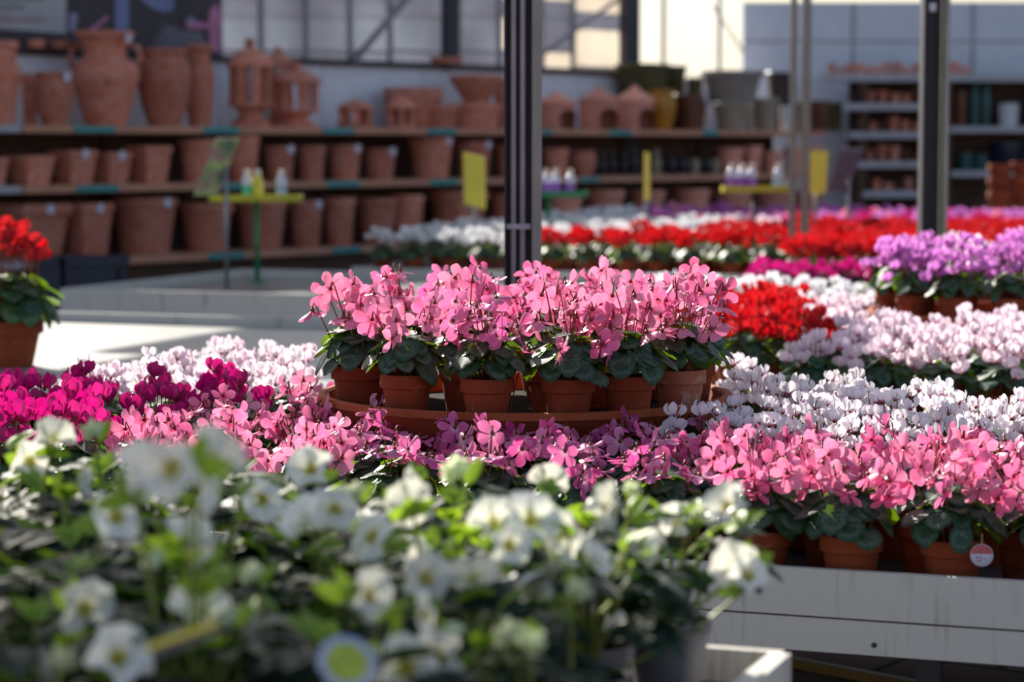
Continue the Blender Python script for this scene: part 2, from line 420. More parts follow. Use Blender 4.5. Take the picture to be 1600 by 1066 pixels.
def cluster_mesh(kind, seed, n=13):
    fm, pm, size, _ = KIND[kind]; rnd = random.Random(seed * 7 + hash_(kind)); mb = MB()
    src = []
    for p in spots(rnd, n, .10, POT_H + .09, POT_H + .20):
        r0 = rnd.uniform(0, 6.28)
        a = Vector((rnd.uniform(-.3, .3), rnd.uniform(-.3, .3), -1)).normalized(); x = a.orthogonal().normalized(); y = a.cross(x)
        for i in range(5):
            th = r0 + i * 2 * math.pi / 5; r = x * math.cos(th) + y * math.sin(th)
            petal(mb, p + r * .004, a, r, size, size * .66, R(-20), R(-100), .2, .5, 4, 3, .85)
        mb.tube([p + Vector((0, 0, .006)), Vector((p.x * .5, p.y * .5, POT_H))], .0016, 3, 1, False)
    return mb.mesh(kind + '_flowers', [M[pm], M['stem']])
N_CYC = [0]
def cyclamen(kind, loc, detail, label, group=None, seed=0, sc=1.0, n=14, z0=.06, z1=.20, spread=.105, pot=0, fsc=1.0):
    rnd = random.Random(seed * 101 + 7); N_CYC[0] += 1
    t = thing('potted_cyclamen', label, 'cyclamen', loc, rnd.uniform(0, 6.28), group, sc)
    ob('pot', POT[pot], t)
    if detail == 'near': ob('soil', SOIL, t)
    fol = {'near': FOL, 'mid': FOLMID, 'far': FOLFAR}[detail]
    ob('foliage', rnd.choice(fol), t, (0, 0, POT_H), (0, 0, rnd.uniform(0, 6.28)))
    fl = flowers_for(kind, detail)
    if detail == 'far':
        ob('flowers', rnd.choice(fl), t, (0, 0, 0), (0, 0, rnd.uniform(0, 6.28))); return t
    for p in spots(rnd, n, spread, POT_H + z0, POT_H + z1):
        lc = 0 if p.xy.length < .035 else (1 if p.xy.length < .075 else 2)
        fm, sm = fl[lc + 3 * rnd.randrange(len(fl) // 3)]
        f = ob('flower', fm, t, p, (rnd.uniform(-.08, .08), rnd.uniform(-.08, .08), math.atan2(-p.y, -p.x) + rnd.uniform(-.35, .35)), fsc * rnd.uniform(.88, 1.1))
        if sm: ob('stem', sm, f)
    return t

# ------------------------------------------------------------------ floor, walls, windows
def floor_mat():
    t = NT('paved_floor'); tc = t.n('ShaderNodeTexCoord'); br = t.n('ShaderNodeTexBrick')
    mp = t.n('ShaderNodeMapping'); mp.inputs['Rotation'].default_value = (0, 0, R(35)); t.l(tc.outputs['Object'], mp.inputs[0]); t.l(mp.outputs[0], br.inputs[0])
    br.inputs['Scale'].default_value = .9; br.inputs['Color1'].default_value = lin(128, 116, 118); br.inputs['Color2'].default_value = lin(116, 106, 110)
    br.inputs['Mortar'].default_value = lin(70, 64, 62); br.inputs['Mortar Size'].default_value = .012
    n = t.noise(6, 5); c = t.mix(t.ramp(n, [(.4, (0,0,0,1)), (.75, (.4,.4,.4,1))]), br.outputs[0], lin(98, 90, 90))
    return t.done(t.bsdf(c, .9, spec=.15, bump=n, bstr=.1))
struct('floor', MB().add([(-22, -8, 0), (22, -8, 0), (22, 46, 0), (-22, 46, 0)], [(0, 1, 2, 3)]).mesh('floor', [floor_mat()], False))

SD = Vector((math.sin(R(40)), math.cos(R(40)), 0)); SN = Vector((-SD.y, SD.x, 0))     # along the shelves, and back towards the wall
P0 = Vector((-2.33, 22, 0)); SANG = math.atan2(SD.y, SD.x)
def shelf_k(px, off=0.0):
    """distance along the shelf line (offset back by off) seen at picture column px"""
    x = (px - 800) / F; q = P0 + SN * off
    return (q.x - x * q.y) / (x * SD.y - SD.x)
def shelf_p(px, off=0.0, z=0.0):
    p = P0 + SN * off + SD * shelf_k(px, off); p.z = z; return p
SW = .85
def wall_frame(off): return Matrix.Translation(P0 + SN * off) @ Matrix.Rotation(SANG, 4, 'Z')
def wbox(mb, k0, k1, y0, y1, z0, z1, mat=0, off=SW): return mb.box((k0, y0, z0), (k1, y1, z1), mat, wall_frame(off))
kL, kR = shelf_k(-800, SW), shelf_k(1160, SW)
WT = 2.27
struct('wall_left', wbox(MB(), kL, kR, 0, .08, 0, WT).mesh('wall_left', [M['whitewall']], False))
mb = MB()
for px in (345, 506, 660, 905): k = shelf_k(px, SW); wbox(mb, k - .012, k + .012, -.008, 0, 0, WT)
struct('trim_1', mb.mesh('trim_1', [M['greywall']], False))
mb = MB(); wbox(mb, kL, shelf_k(985, SW), -.05, .12, WT, WT + .06)
struct('trim_2', mb.mesh('trim_2', [M['darksteel']], False))

def glass_mat(name, col, k):
    t = NT(name); tr = t.n('ShaderNodeBsdfTranslucent'); tr.inputs[0].default_value = col
    g = t.n('ShaderNodeBsdfGlossy'); g.inputs['Roughness'].default_value = .3; g.inputs[0].default_value = (.8, .8, .8, 1)
    n = t.noise(1.2, 4); c = t.ramp(n, [(.3, tuple(x * .7 for x in col[:3]) + (1,)), (.7, col)]); t.l(c, tr.inputs[0])
    a = t.n('ShaderNodeMixShader'); a.inputs[0].default_value = .08; t.l(tr.outputs[0], a.inputs[1]); t.l(g.outputs[0], a.inputs[2])
    tp = t.n('ShaderNodeBsdfTransparent'); tp.inputs[0].default_value = (.9, .92, .95, 1)
    b = t.n('ShaderNodeMixShader'); b.inputs[0].default_value = k; t.l(a.outputs[0], b.inputs[1]); t.l(tp.outputs[0], b.inputs[2])
    return t.done(b.outputs[0])
M['poly'] = glass_mat('grey_polycarbonate', lin(142, 144, 156), .02)
M['polyl'] = glass_mat('cream_polycarbonate', lin(144, 149, 160), .03)
M['polyw'] = glass_mat('white_polycarbonate', lin(205, 198, 188), .12)
M['clear'] = glass_mat('clear_window_glass', lin(225, 230, 235), .9)
WH = 3.85
def pane(mb, px0, px1, z0, z1, mat): wbox(mb, shelf_k(px0, SW + .04), shelf_k(px1, SW + .04), 0, .012, z0, z1, mat, SW + .04)
zt = lambda px, py: H + (225 - py) / F * (P0 + SN * SW + SD * shelf_k(px, SW)).y
# the grey translucent glazing: panes between mullions, each bay a mosaic of grey and cream sheets
bays = [(-800, 345), (345, 410), (410, 480), (480, 548), (548, 610), (610, 702), (717, 780), (780, 846), (846, 894), (894, 978)]
for i, (a, b) in enumerate(bays):
    wn_ = 'window_%d' % (i + 1); mb = MB(); zb = WT + .06
    if i == 0: pane(mb, a, b, zb, WH, 0)
    else:
        lo = zt((a + b) / 2, 82); hi = zt((a + b) / 2, 30)
        pale = 1 if b < 800 else 2
        if b > 860 and a > 880: lo, hi = zb + .02, zt(930, 48)
        pane(mb, a, b, zb, lo, 0 if b < 860 else 2); pane(mb, a, b, lo, hi, pale if i not in (8,) else 0); pane(mb, a, b, hi, hi + .19, 0)
        pane(mb, a, b, hi + .19, WH, 0 if b < 700 else (1 if b < 800 else 2))
    o = struct(wn_, mb.mesh(wn_, [M['poly'], M['polyl'], M['polyw']], False))
    fr = MB(); k0, k1 = shelf_k(a, SW), shelf_k(b, SW)
    wbox(fr, k0 - .02, k0 + .02, -.03, .02, zb, WH); wbox(fr, k0, k1, -.03, .02, WH - .06, WH)
    if i: wbox(fr, k0, k1, -.02, .01, lo - .012, lo + .012)
    struct('window_frame', fr.mesh('window_frame', [M['steel']], False), parent=o)
mb = MB(); pane(mb, 998, 1160, 1.95, WH, 0)
o = struct('window_11', mb.mesh('window_11', [M['clear']], False))
fr = MB()
for px in (1035, 1122): k = shelf_k(px, SW); wbox(fr, k - .014, k + .014, -.02, .02, 1.95, WH)
wbox(fr, shelf_k(998, SW), kR, -.03, .05, WH - .05, WH)
p = shelf_p(1110, SW - .03, zt(1110, 10)); q = shelf_p(1160, SW - .03, zt(1160, 84)); fr.tube([p, q], .016, 6)
struct('window_frame', fr.mesh('window_frame', [M['steel']], False), parent=o)
# posts of the glazed wall and its diagonal brace
for nm, (a, b), z0, m in (('trim_3', (701, 718), WT, 'darksteel'), ('trim_4', (977, 999), 0, 'darksteel')):
    k0, k1 = shelf_k(a, SW - .1), shelf_k(b, SW - .1)
    struct(nm, wbox(MB(), k0, k1, 0, .1, z0, WH + .3, 0, SW - .1).mesh(nm, [M[m]], False))
mb = MB(); mb.tube([shelf_p(552, SW - .06, zt(552, 100)), shelf_p(640, SW - .06, zt(640, -4)), shelf_p(690, SW - .06, zt(690, -60))], .04, 8)
struct('trim_5', mb.mesh('trim_5', [M['steel']]))
mb = MB(); mb.tube([shelf_p(840, SW - .06, zt(840, 92)), shelf_p(970, SW - .06, zt(970, -2))], .025, 8)
struct('trim_6', mb.mesh('trim_6', [M['steel']]))
# right-hand grey wall
YB = 30.3
xl = at_y(1160, 100, YB).x
mb = MB(); mb.box((xl, YB, 0), (xl + 9, YB + .08, H + 219 / F * YB))
struct('wall_back', mb.mesh('wall_back', [M['greywall']], False))
mb = MB()
for px in (1333, 1520, 1700): x = at_y(px, 50, YB).x; mb.box((x - .02, YB - .012, .5), (x + .02, YB, H + 219 / F * YB))
zz = H + (225 - 66) / F * YB; mb.box((xl, YB - .01, zz - .012), (xl + 9, YB, zz + .012))
struct('trim_7', mb.mesh('trim_7', [M['steel']], False))

# unseen opaque panels, added overhead to cast shade patches on plants, benches and floor
SHADE_Z = 4.3
def shade_panel_for(mb, s0, s1, t0, t1, z):
    q = (SHADE_Z - z) / math.tan(SUN_EL); ox, oy = q * math.sin(SUN_AZ), q * math.cos(SUN_AZ); o = Vector((ox, oy, 0)); ds, dt = o.dot(U), o.dot(W)
    a, b, c, d = bp(s0 + ds, t0 + dt, SHADE_Z), bp(s1 + ds, t0 + dt, SHADE_Z), bp(s1 + ds, t1 + dt, SHADE_Z), bp(s0 + ds, t1 + dt, SHADE_Z); h = Vector((0, 0, .04))
    mb.add([a, b, c, d, a + h, b + h, c + h, d + h], [(0, 3, 2, 1), (4, 5, 6, 7), (0, 1, 5, 4), (1, 2, 6, 5), (2, 3, 7, 6), (3, 0, 4, 7)])
mb = MB()
shade_panel_for(mb, -2.9, -.5, 1.9, 2.62, .95); shade_panel_for(mb, -2.9, -.5, 2.70, 3.02, .95); shade_panel_for(mb, -2.9, -1.45, 3.10, 3.30, .95)
shade_panel_for(mb, -5.3, -3.4, 8.95, 9.75, SURF); shade_panel_for(mb, -5.6, -3.4, 9.75, 11.5, SURF)
shade_panel_for(mb, -4.2, -2.5, 5.62, 5.92, .82); shade_panel_for(mb, -2.1, -.6, 6.4, 7.6, 0)
struct('shade_panels', mb.mesh('shade_panels', [M['greymetal']], False))
# steel columns and thin pipes standing among the benches
def boxes(lst, m): 
    mb = MB()
    for a, b in lst: mb.box(a, b)
    return mb.mesh('part', [M[m]], False)
Y = 8.12; k = Y / F; x0 = at_y(817, 300, Y).x; CH = 5.2
c = thing('steel_column', 'wide grey steel column with two conduits strapped in its recess, behind the pink saucer', 'column', (x0, Y, 0))
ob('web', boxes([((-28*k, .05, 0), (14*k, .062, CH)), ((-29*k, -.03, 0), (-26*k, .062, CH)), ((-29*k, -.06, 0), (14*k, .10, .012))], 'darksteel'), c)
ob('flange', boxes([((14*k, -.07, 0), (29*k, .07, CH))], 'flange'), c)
for x in (-15, 0): ob('conduit', MB().tube([(x*k, .02, 0), (x*k, .02, CH)], 4.4*k, 10).mesh('conduit', [M['pipe']]), c)
zs = at_y(812, 354, Y).z
ob('strap', boxes([((-27*k, .002, zs - .009), (12*k, .016, zs + .009))], 'pipe'), c)
Y = 12.35; k = Y / F; x0 = at_y(1457.5, 300, Y).x
c = thing('steel_column', 'dark steel column rising behind the lilac cyclamens at the right', 'column', (x0, Y, 0))
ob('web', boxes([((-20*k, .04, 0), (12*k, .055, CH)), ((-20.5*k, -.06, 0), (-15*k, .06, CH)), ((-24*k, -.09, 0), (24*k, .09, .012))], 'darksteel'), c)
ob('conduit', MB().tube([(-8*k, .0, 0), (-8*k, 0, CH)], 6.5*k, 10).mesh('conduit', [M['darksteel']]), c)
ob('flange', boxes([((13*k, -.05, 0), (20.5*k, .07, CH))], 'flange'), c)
zs = at_y(1452, 12, Y).z
ob('junction_box', boxes([((-12*k, -.06, zs - .02), (-2*k, -.02, zs + .02))], 'pipe'), c)
for px, wpx, lab in ((1238, 11, 'thinner of two bare steel pipes standing before the potted shelves'), (1258, 15, 'thicker of two bare steel pipes, just beside the yellow card')):
    Y = 16.1; q = at_y(px, 300, Y)
    c = thing('steel_pipe', lab, 'pipe', (q.x, Y, 0))
    ob('tube', MB().tube([(0, 0, .012), (0, 0, CH)], wpx / 2 * Y / F, 10).mesh('tube', [M['flange']]), c)
    ob('foot_plate', MB().box((-.05, -.05, 0), (.05, .05, .012)).mesh('foot_plate', [M['steel']], False), c)

# ------------------------------------------------------------------ benches
def bench(label, s0, s1, t0, t1, top, surf, surf_m, drop=.175, sides=True, plank=True, inset=.0):
    """a long grower's bench: sunken surface, rim boards of two planks, legs"""
    b = thing('growing_bench', label, 'bench', bp(s0, t0), BZ)
    Ls, Lt = s1 - s0, t1 - t0
    ob('surface', MB().box((.01, .01, surf - .03), (Ls - .01, Lt - .01, surf)).mesh('surface', [M[surf_m]], False), b)
    g = .0022; zc = top - .102
    def planks(a, c):
        mb = MB()
        if plank:
            mb.box((a[0], a[1], zc + g), (c[0], c[1], top)); mb.box((a[0], a[1], top - drop), (c[0], c[1], zc - g)); mb.box((a[0] + .002, a[1] + .006, zc - g), (c[0] - .002, c[1] - .004, zc + g), 1)
        else: mb.box((a[0], a[1], top - drop), (c[0], c[1], top))
        return mb.mesh('board', [M['white'], M['darkwood']], False)
    ob('front_board', planks((0, -.022), (Ls, .0)), b)
    ob('back_board', planks((0, Lt), (Ls, Lt + .022)), b)
    if sides:
        ob('end_board', planks((-.022, -.022), (0, Lt + .022)), b); ob('end_board', planks((Ls, -.022), (Ls + .022, Lt + .022)), b)
    n = max(2, int(Ls / 2.2))
    for i in range(n + 1):
        for y in (.12, Lt - .12):
            x = .15 + (Ls - .3) * i / n
            ob('leg', MB().box((x - .025, y - .025, 0), (x + .025, y + .025, surf - .03)).mesh('leg', [M['darksteel']], False), b)
    return b
T1a, T1b = 4.957, 7.35
bench('white board-edged bench crowded with cyclamens around the big saucer', -4.2, 2.4, T1a, T1b, .61, SURF, 'mat1')
bench('pale bench with a bare sunlit surface and lilac cyclamens at its right end', -8.2, 3.2, 7.85, 11.35, .60, SURF, 'mat2')
bench('empty white-edged bench standing before the terracotta shelves', -7.69, 3.2, 13.06, 15.55, .61, SURF, 'mat3', .155, plank=False)
bench('far white-edged bench filled with rows of red, white and purple cyclamens', -7.05, 4.0, 16.05, 22.9, .61, SURF, 'mat1', .15, plank=False)
# small bolt on the nearest board
q = at_z(1366, 1009, 0); 
d = ray(1366, 1008); n = W; kk = (T1a - .024) / d.dot(W) if d.dot(W) else 1
pb = Vector((0, 0, H)) + d * kk
bo = tag(ob('bolt', MB().lathe([(0, 0), (.0055, 0), (.0055, .004), (0, .005)], 10).mesh('bolt', [M['darksteel']]), None, pb, (math.pi / 2, 0, BZ)), 'small dark bolt head in the lower plank of the nearest white bench board', 'bolt')
# brass-coloured edging bar lying on the floor below the nearest bench
a = at_z(1236, 1026, .03); b = at_z(1500, 1076, .03)
dd = (b - a).normalized(); ang = math.atan2(dd.y, dd.x); ln = (b - a).length + 1
mb = MB().box((-.9, -.012, 0), (ln, .004, .024)).box((-.9, .004, 0), (ln, .012, .030), 1)
tag(ob('floor_rail', mb.mesh('floor_rail', [M['brass'], M['steel']], False), None, (a.x, a.y, 0), (0, 0, ang)), 'brown metal rail with a bright edge on the floor under the nearest bench', 'rail')

# hellebore tray
HS1, HT1, HZ = -.915, 3.715, .637
tr = thing('display_tray', 'white shallow tray table carrying the hellebores in front', 'table', bp(-3.4, 2.05), BZ)
Ls, Lt = HS1 + 3.4, HT1 - 2.05
ob('surface', MB().box((0, 0, HZ - .03), (Ls, Lt, HZ)).mesh('surface', [M['mat1']], False), tr)
for a, b in (((-.02, -.02), (Ls + .02, 0)), ((-.02, Lt), (Ls + .02, Lt + .02)), ((-.02, 0), (0, Lt)), ((Ls, 0), (Ls + .035, Lt))):
    ob('rim', MB().box((a[0], a[1], HZ - .06), (b[0], b[1], HZ + .055)).mesh('rim', [M['white']], False), tr)
for x in (.1, Ls - .1):
    for y in (.1, Lt - .1): ob('leg', MB().box((x - .025, y - .025, 0), (x + .025, y + .025, HZ - .03)).mesh('leg', [M['steel']], False), tr)

# ------------------------------------------------------------------ the big saucers on their upturned stands
def saucer(cx, cy, r, zrim, label, standlabel):
    h = .115; z0 = zrim - h
    root = thing('terracotta_saucer', label, 'saucer', (cx, cy, z0))
    ob('body', MB().lathe([(0, 0), (r * .86, 0), (r * .885, .008), (r * .985, h * .80), (r * 1.0, h * .84), (r, h * .985), (r * .992, h), (r * .968, h),
        (r * .955, h * .95), (r * .935, h * .5), (r * .87, .03), (0, .026)], 96).mesh('saucer', [M['saucer']], True, 35), root)
    hh = z0 - SURF
    tag(ob('upturned_pot', MB().lathe([(.30, 0), (.30, hh * .3), (.28, hh * .32), (.24, hh), (0, hh)], 40).mesh('stand', [M['pot']], True, 40), None, (cx, cy, SURF)), standlabel, 'pot')
    ob('gravel', MB().lathe([(0, .070), (r * .50, .074), (r * .92, .068)], 48).mesh('gravel', [M['soil']]), root)
    return z0 + .072
SC = Vector((.034, 6.43)); SR = .55
zf = saucer(SC.x, SC.y, SR, .842, 'huge round terracotta saucer holding a ring of pink cyclamen pots', 'upturned terracotta pot carrying the huge pink saucer')
ring = [(545, 583), (640, 590), (760, 595), (878, 595), (968, 585), (1050, 577)]
NTH = ['leftmost', 'second from the left', 'third from the left', 'fourth from the left', 'fifth from the left', 'rightmost']
RR = .455
ths = [-66, -40, -13, 13, 36, 62]
ths = []
for px, _ in ring: ths.append(math.degrees(math.asin(max(-.97, min(.97, ((px - 816) / 586) / RR)))))
for i, th in enumerate(ths):
    a = R(th); x, y = SC.x + RR * math.sin(a), SC.y - RR * math.cos(a)
    cyclamen(['pink', 'salmon', 'rose', 'pink', 'pink', 'pink'][i], (x, y, zf), 'near', 'pink cyclamen on the big saucer\'s front rim, ' + NTH[i].replace(' the ', ' ') + ' of its six pots',
             'cyclamens on the big saucer', 100 + i, 1.0 if i else 1.0, 15, .06, .235, .12, 1 if i == 5 else 0, 1.1)
back = [88, 118, 146, 174, 202, 230, 258]
for i, th in enumerate(back):
    a = R(th); cyclamen(['pink', 'rose', 'salmon'][i % 3], (SC.x + .44 * math.sin(a), SC.y - .44 * math.cos(a), zf), 'near', 'pink cyclamen on the big saucer, behind its front ring of pots',
             'back cyclamens on the big saucer', 120 + i, 1.0, 13, .10, .245, .12, 0, 1.1)
for i in range(5):
    a = R(20 + i * 72); cyclamen(['pink', 'salmon', 'rose'][i % 3], (SC.x + .20 * math.sin(a), SC.y - .20 * math.cos(a), zf), 'near', 'pink cyclamen on the big saucer, behind its front ring of pots',
             'back cyclamens on the big saucer', 130 + i, 1.0, 12, .09, .235, .12, 0, 1.1)
LC = Vector((2.06, 10.2))
zl = saucer(LC.x, LC.y, .55, .80, 'terracotta saucer holding lilac cyclamen pots at the right', 'upturned terracotta pot carrying the lilac saucer')
for i in range(13):
    th = -62 + i * 27.7; a = R(th)
    lab = ('lilac' if i < 3 else 'lilac or blush') + ' cyclamen on the far saucer' + (', ' + ['leftmost', 'second from the left', 'third from the left'][i] + ' of its front pots' if i < 3 else ', in its ring of pots')
    cyclamen('blush' if i in (3, 5, 7, 9) else 'lilac', (LC.x + .455 * math.sin(a), LC.y - .455 * math.cos(a), zl), 'mid', lab, 'cyclamens on the lilac saucer', 200 + i, 1.0, 15, .06, .215, .12)
for i in range(5):
    a = R(i * 72); cyclamen('blush' if i % 2 else 'lilac', (LC.x + .2 * math.sin(a), LC.y - .2 * math.cos(a), zl), 'mid', 'lilac or blush cyclamen in the middle of the far saucer', 'middle cyclamens of the lilac saucer', 220 + i, 1.0, 14, .09, .24, .12)

# ------------------------------------------------------------------ cyclamens on the nearest bench
def rows(t0, t1, dt, s0, s1, ds, jit, seed):
    rnd = random.Random(seed); j = 0; t = t0
    while t < t1:
        s = s0 + (j % 2) * ds / 2
        while s < s1:
            yield j, bp(s + rnd.uniform(-jit, jit), t + rnd.uniform(-jit, jit), SURF)
            s += ds
        t += dt; j += 1
def bench1(p, row):
    px, py = proj((p.x, p.y, .82)); tx, ty = proj((p.x, p.y, .86))
    if px < -90 or px > 1690: return None
    if (Vector((p.x, p.y)) - SC).length < .43: return None
    if (Vector((p.x, p.y)) - SC).length < .64: 
        if p.y > SC.y - .2: return None
    if px > 1080:
        if ty < 560 + (px - 1150) * .11: return None
        return 'white' if py < 672 - max(0, 1250 - px) * .06 else 'salmon'
    if 480 < px and py < 610: return None
    if px < 480:
        if ty < 520: return None
        if py < 602: return 'blush' if row % 2 else 'white'
        if px < 190 or 295 < px < 345 and py < 670: return 'magenta' 
        if px < 400 and py < 628: return 'magenta'
        return 'salmon'
    return 'rose' if px > 560 else 'salmon'
lst = []
for j, p in rows(T1a + .115, T1b - .08, .205, -3.6, 2.3, .212, .02, 77):
    k = bench1(p, j)
    if k: lst.append((j, proj((p.x, p.y, .8))[0], k, p))
lst.sort(key=lambda q: (q[0], q[1]))
cnt = {}
ZONE = {'pink': 'pink', 'rose': 'rose-pink', 'salmon': 'salmon-pink', 'magenta': 'magenta', 'white': 'magenta-eyed white', 'blush': 'blush-white'}
for i, (j, px, k, p) in enumerate(lst):
    side = 'left of' if px < 480 else ('right of' if px > 1080 else 'in front of')
    key = (j, k, side); cnt[key] = cnt.get(key, 0) + 1
    front = 'front row' if j == 0 else o_(j + 1) + ' row back'
    lab = '%s cyclamen %s the big saucer, %s from left in the %s' % (ZONE[k], side, o_(cnt[key]), front)
    n, z0, z1, fs = {'white': (14, .08, .19, 1.0), 'magenta': (8, .08, .20, 1.12), 'blush': (10, .08, .2, 1.0)}.get(k, (9, .075, .18, 1.0))
    if k == 'salmon' and px > 1080: n = 12
    cyclamen(k, p, 'near', lab, '%s cyclamens on the nearest bench' % ZONE[k], 300 + i, 1.0, n, z0, z1, .10, 0, fs)
print('bench1', len(lst))
# a round plant tag hanging at the front right pot
q = at_y(1534, 868, 4.93)
tg = thing('plant_tag', 'round pink and white plant tag hanging at the right front pot', 'tag', q, R(-8))
ob('disc', MB().lathe([(0, -.001), (.0235, -.001), (.0235, .001), (0, .001)], 32).mesh('disc', [M['tagw']]), tg, (0, 0, 0), (math.pi / 2, 0, 0))
mb = MB(); n = 16
vs = [(.0225 * math.cos(R(8 + 164 * i / n)), -.0016, .0225 * math.sin(R(8 + 164 * i / n))) for i in range(n + 1)]
mb.add(vs, [tuple(range(n + 1))]); ob('printed_top', mb.mesh('printed_top', [plain('tag_pink', lin(190, 96, 96), .5, var=.3, scale=120)], False), tg)
mb = MB()
for x, z, wd, h in ((-.012, -.006, .005, .003), (-.004, -.006, .004, .004), (-.009, -.012, .009, .002), (.004, -.009, .004, .002)): mb.box((x, -.0018, z), (x + wd, -.001, z + h))
ob('print', mb.mesh('print', [plain('tag_print', lin(170, 70, 110), .5)], False), tg)
ob('stake', MB().box((-.0015, .0012, 0), (.0015, .003, .045)).mesh('stake', [M['gstem']], False), tg)

# ------------------------------------------------------------------ second bench
def bench2(p):
    px, py = proj((p.x, p.y, .82))
    if px < 835 or px > 1680: return None
    if (Vector((p.x, p.y)) - LC).length < .47: return None
    if px < 1075: return 'pure' if py < 462 and px > 1000 else None
    if px < 1250 and py > 512: return None
    if px < 1250: return 'red' if py > 462 else 'pure'
    if px < 1285 and 470 < py < 520: return 'red'
    if py < 503 and px > 1345: return None
    if py < 478 and px < 1360: return 'pure'
    return 'blush'
lst = []
for j, p in rows(8.0, 11.2, .21, -4.2, 3.1, .215, .02, 88):
    k = bench2(p)
    if k: lst.append((j, proj((p.x, p.y, .8))[0], k, p))
lst.sort(key=lambda q: (q[0], q[1])); cnt = {}
Z2 = {'red': 'red cyclamen behind the right end of the pink saucer', 'pure': 'pure white cyclamen behind the red ones', 'blush': 'blush-white cyclamen in front of the lilac saucer'}
for i, (j, px, k, p) in enumerate(lst):
    cnt[(j, k)] = cnt.get((j, k), 0) + 1
    front = 'front row' if j == 0 else 'row ' + str(j + 1) + ' back'
    cyclamen(k, p, 'mid', '%s, %s from left, %s' % (Z2[k], o_(cnt[(j, k)]), front), '%s cyclamens on the second bench' % k.replace('pure', 'pure white').replace('blush', 'blush-white'), 500 + i, 1.05, 12, .06, .19, .105)
print('bench2', len(lst))
# big red plant at the left on the second bench
q = at_z(12, 572, SURF)
t = thing('potted_cyclamen', 'large bright red cyclamen in a wide terracotta pot at the left edge', 'cyclamen', q, .4, None, 1.9)
big = MB().lathe(pot_prof(.082, .105), 32).mesh('pot', [M['pot']], True, 40)
ob('pot', big, t); ob('soil', soil_mesh(.068, .088), t); ob('foliage', foliage_mesh(55, 62, 6, 5, .12, .10), t, (0, 0, .103))
rr = random.Random(9)
for p in spots(rr, 24, .085, .24, .31):
    fm, sm = rr.choice(flowers_for('red', 'near')); f = ob('flower', fm, t, p, (0, 0, rr.uniform(0, 6.28)), rr.uniform(.72, .85)); ob('stem', sm, f)
# magenta cyclamens at the right end of the empty bench
i = 0
for j in range(3):
    for px in range(1188, 1345, 24):
        d = ray(px, 430); tt = 13.22 + .2 * j; kk = tt / (Vector((d.x, d.y, 0)).dot(W)); p = Vector((d.x * kk, d.y * kk, SURF))
        i += 1
        cyclamen('magenta', p, 'mid', 'magenta cyclamen on the far bench between the steel pipes and the lilac saucer', 'magenta cyclamens beside the steel pipes', 700 + i, 1.05, 8, .0, .14, .11, 0, 1.15)

i = 0
for j in range(4):
    for px in range(1252, 1640, 36):
        if 1425 < px < 1490: continue
        d = ray(px + (j % 2) * 18, 400); tt = 14.35 + .36 * j; kk = tt / (Vector((d.x, d.y, 0)).dot(W)); p = Vector((d.x * kk, d.y * kk, SURF))
        i += 1
        cyclamen('red', p, 'far', 'red cyclamen among the nearest of the bright red rows behind the lilac saucer', 'red cyclamens behind the lilac saucer', 800 + i, 1.15)
# ------------------------------------------------------------------ far bench
def on_row(px, t, z=SURF):
    d = ray(px, 330); kk = t / Vector((d.x, d.y, 0)).dot(W); return Vector((d.x * kk, d.y * kk, z))
STANDS = [(742, 16.72), (856, 18.0), (1178, 18.3), (1010, 18.1), (1275, 18.5), (1327, 18.7)]
EXC = [on_row(*q) for q in STANDS]
def bench3(p):
    if any((p - q).length < .13 for q in EXC): return None
    px, py = proj((p.x, p.y, .82))
    if px > 1660 or px < 570: return None
    if px < 850: return 'pure'
    t = st(p)[1]
    if px < 1000: return 'red' if t < 17.0 else 'pure'
    if px < 1130: return 'red' if t < 17.3 else ('pure' if t < 19.4 else 'purple')
    if px < 1245: return 'red' if t < 18.6 else ('blush' if t < 19.6 else 'purple')
    return 'red' if t < 19.6 else 'purple'
lst = []
for j, p in rows(16.22, 22.8, .27, -6.9, 3.9, .26, .03, 99):
    k = bench3(p)
    if k: lst.append((j, k, p))
NEARROWS = 3; far_mb = {}
Z3 = {'red': 'red cyclamen in the long red rows on the far bench', 'pure': 'white cyclamen in the white block on the far bench', 'purple': 'purple cyclamen on the far bench', 'blush': 'pale cyclamen on the far bench'}
for i, (j, k, p) in enumerate(lst):
    if j < NEARROWS: cyclamen(k, p, 'far', Z3[k], '%s cyclamens on the far bench' % k.replace('pure', 'white').replace('blush', 'pale'), 900 + i, 1.05)
    else: far_mb.setdefault(k, []).append(p)
print('bench3', len(lst), 'rest', sum(len(v) for v in far_mb.values()))
rr = random.Random(4)
mb = MB(); mats = [M['leaf'], M['stem'], M['bigpot'], M['p_red'], M['p_pure'], M['p_purple'], M['p_blush'], M['p_lilac'], M['p_mag'], M['p_pink']]
def merge(me, loc, rz, sc, mm):
    mt = Matrix.Translation(loc) @ Matrix.Rotation(rz, 4, 'Z') @ Matrix.Scale(sc, 4)
    o0 = len(mb.v); mb.v += [tuple(mt @ v.co) for v in me.vertices]; uvl = me.uv_layers[0].data
    uv = [(0.5, 0.5)] * len(me.vertices)
    for pl in me.polygons:
        for li in pl.loop_indices: uv[me.loops[li].vertex_index] = tuple(uvl[li].uv)
        mb.f.append([o0 + v for v in pl.vertices]); mb.m.append(mm[pl.material_index])
    mb.uv += uv
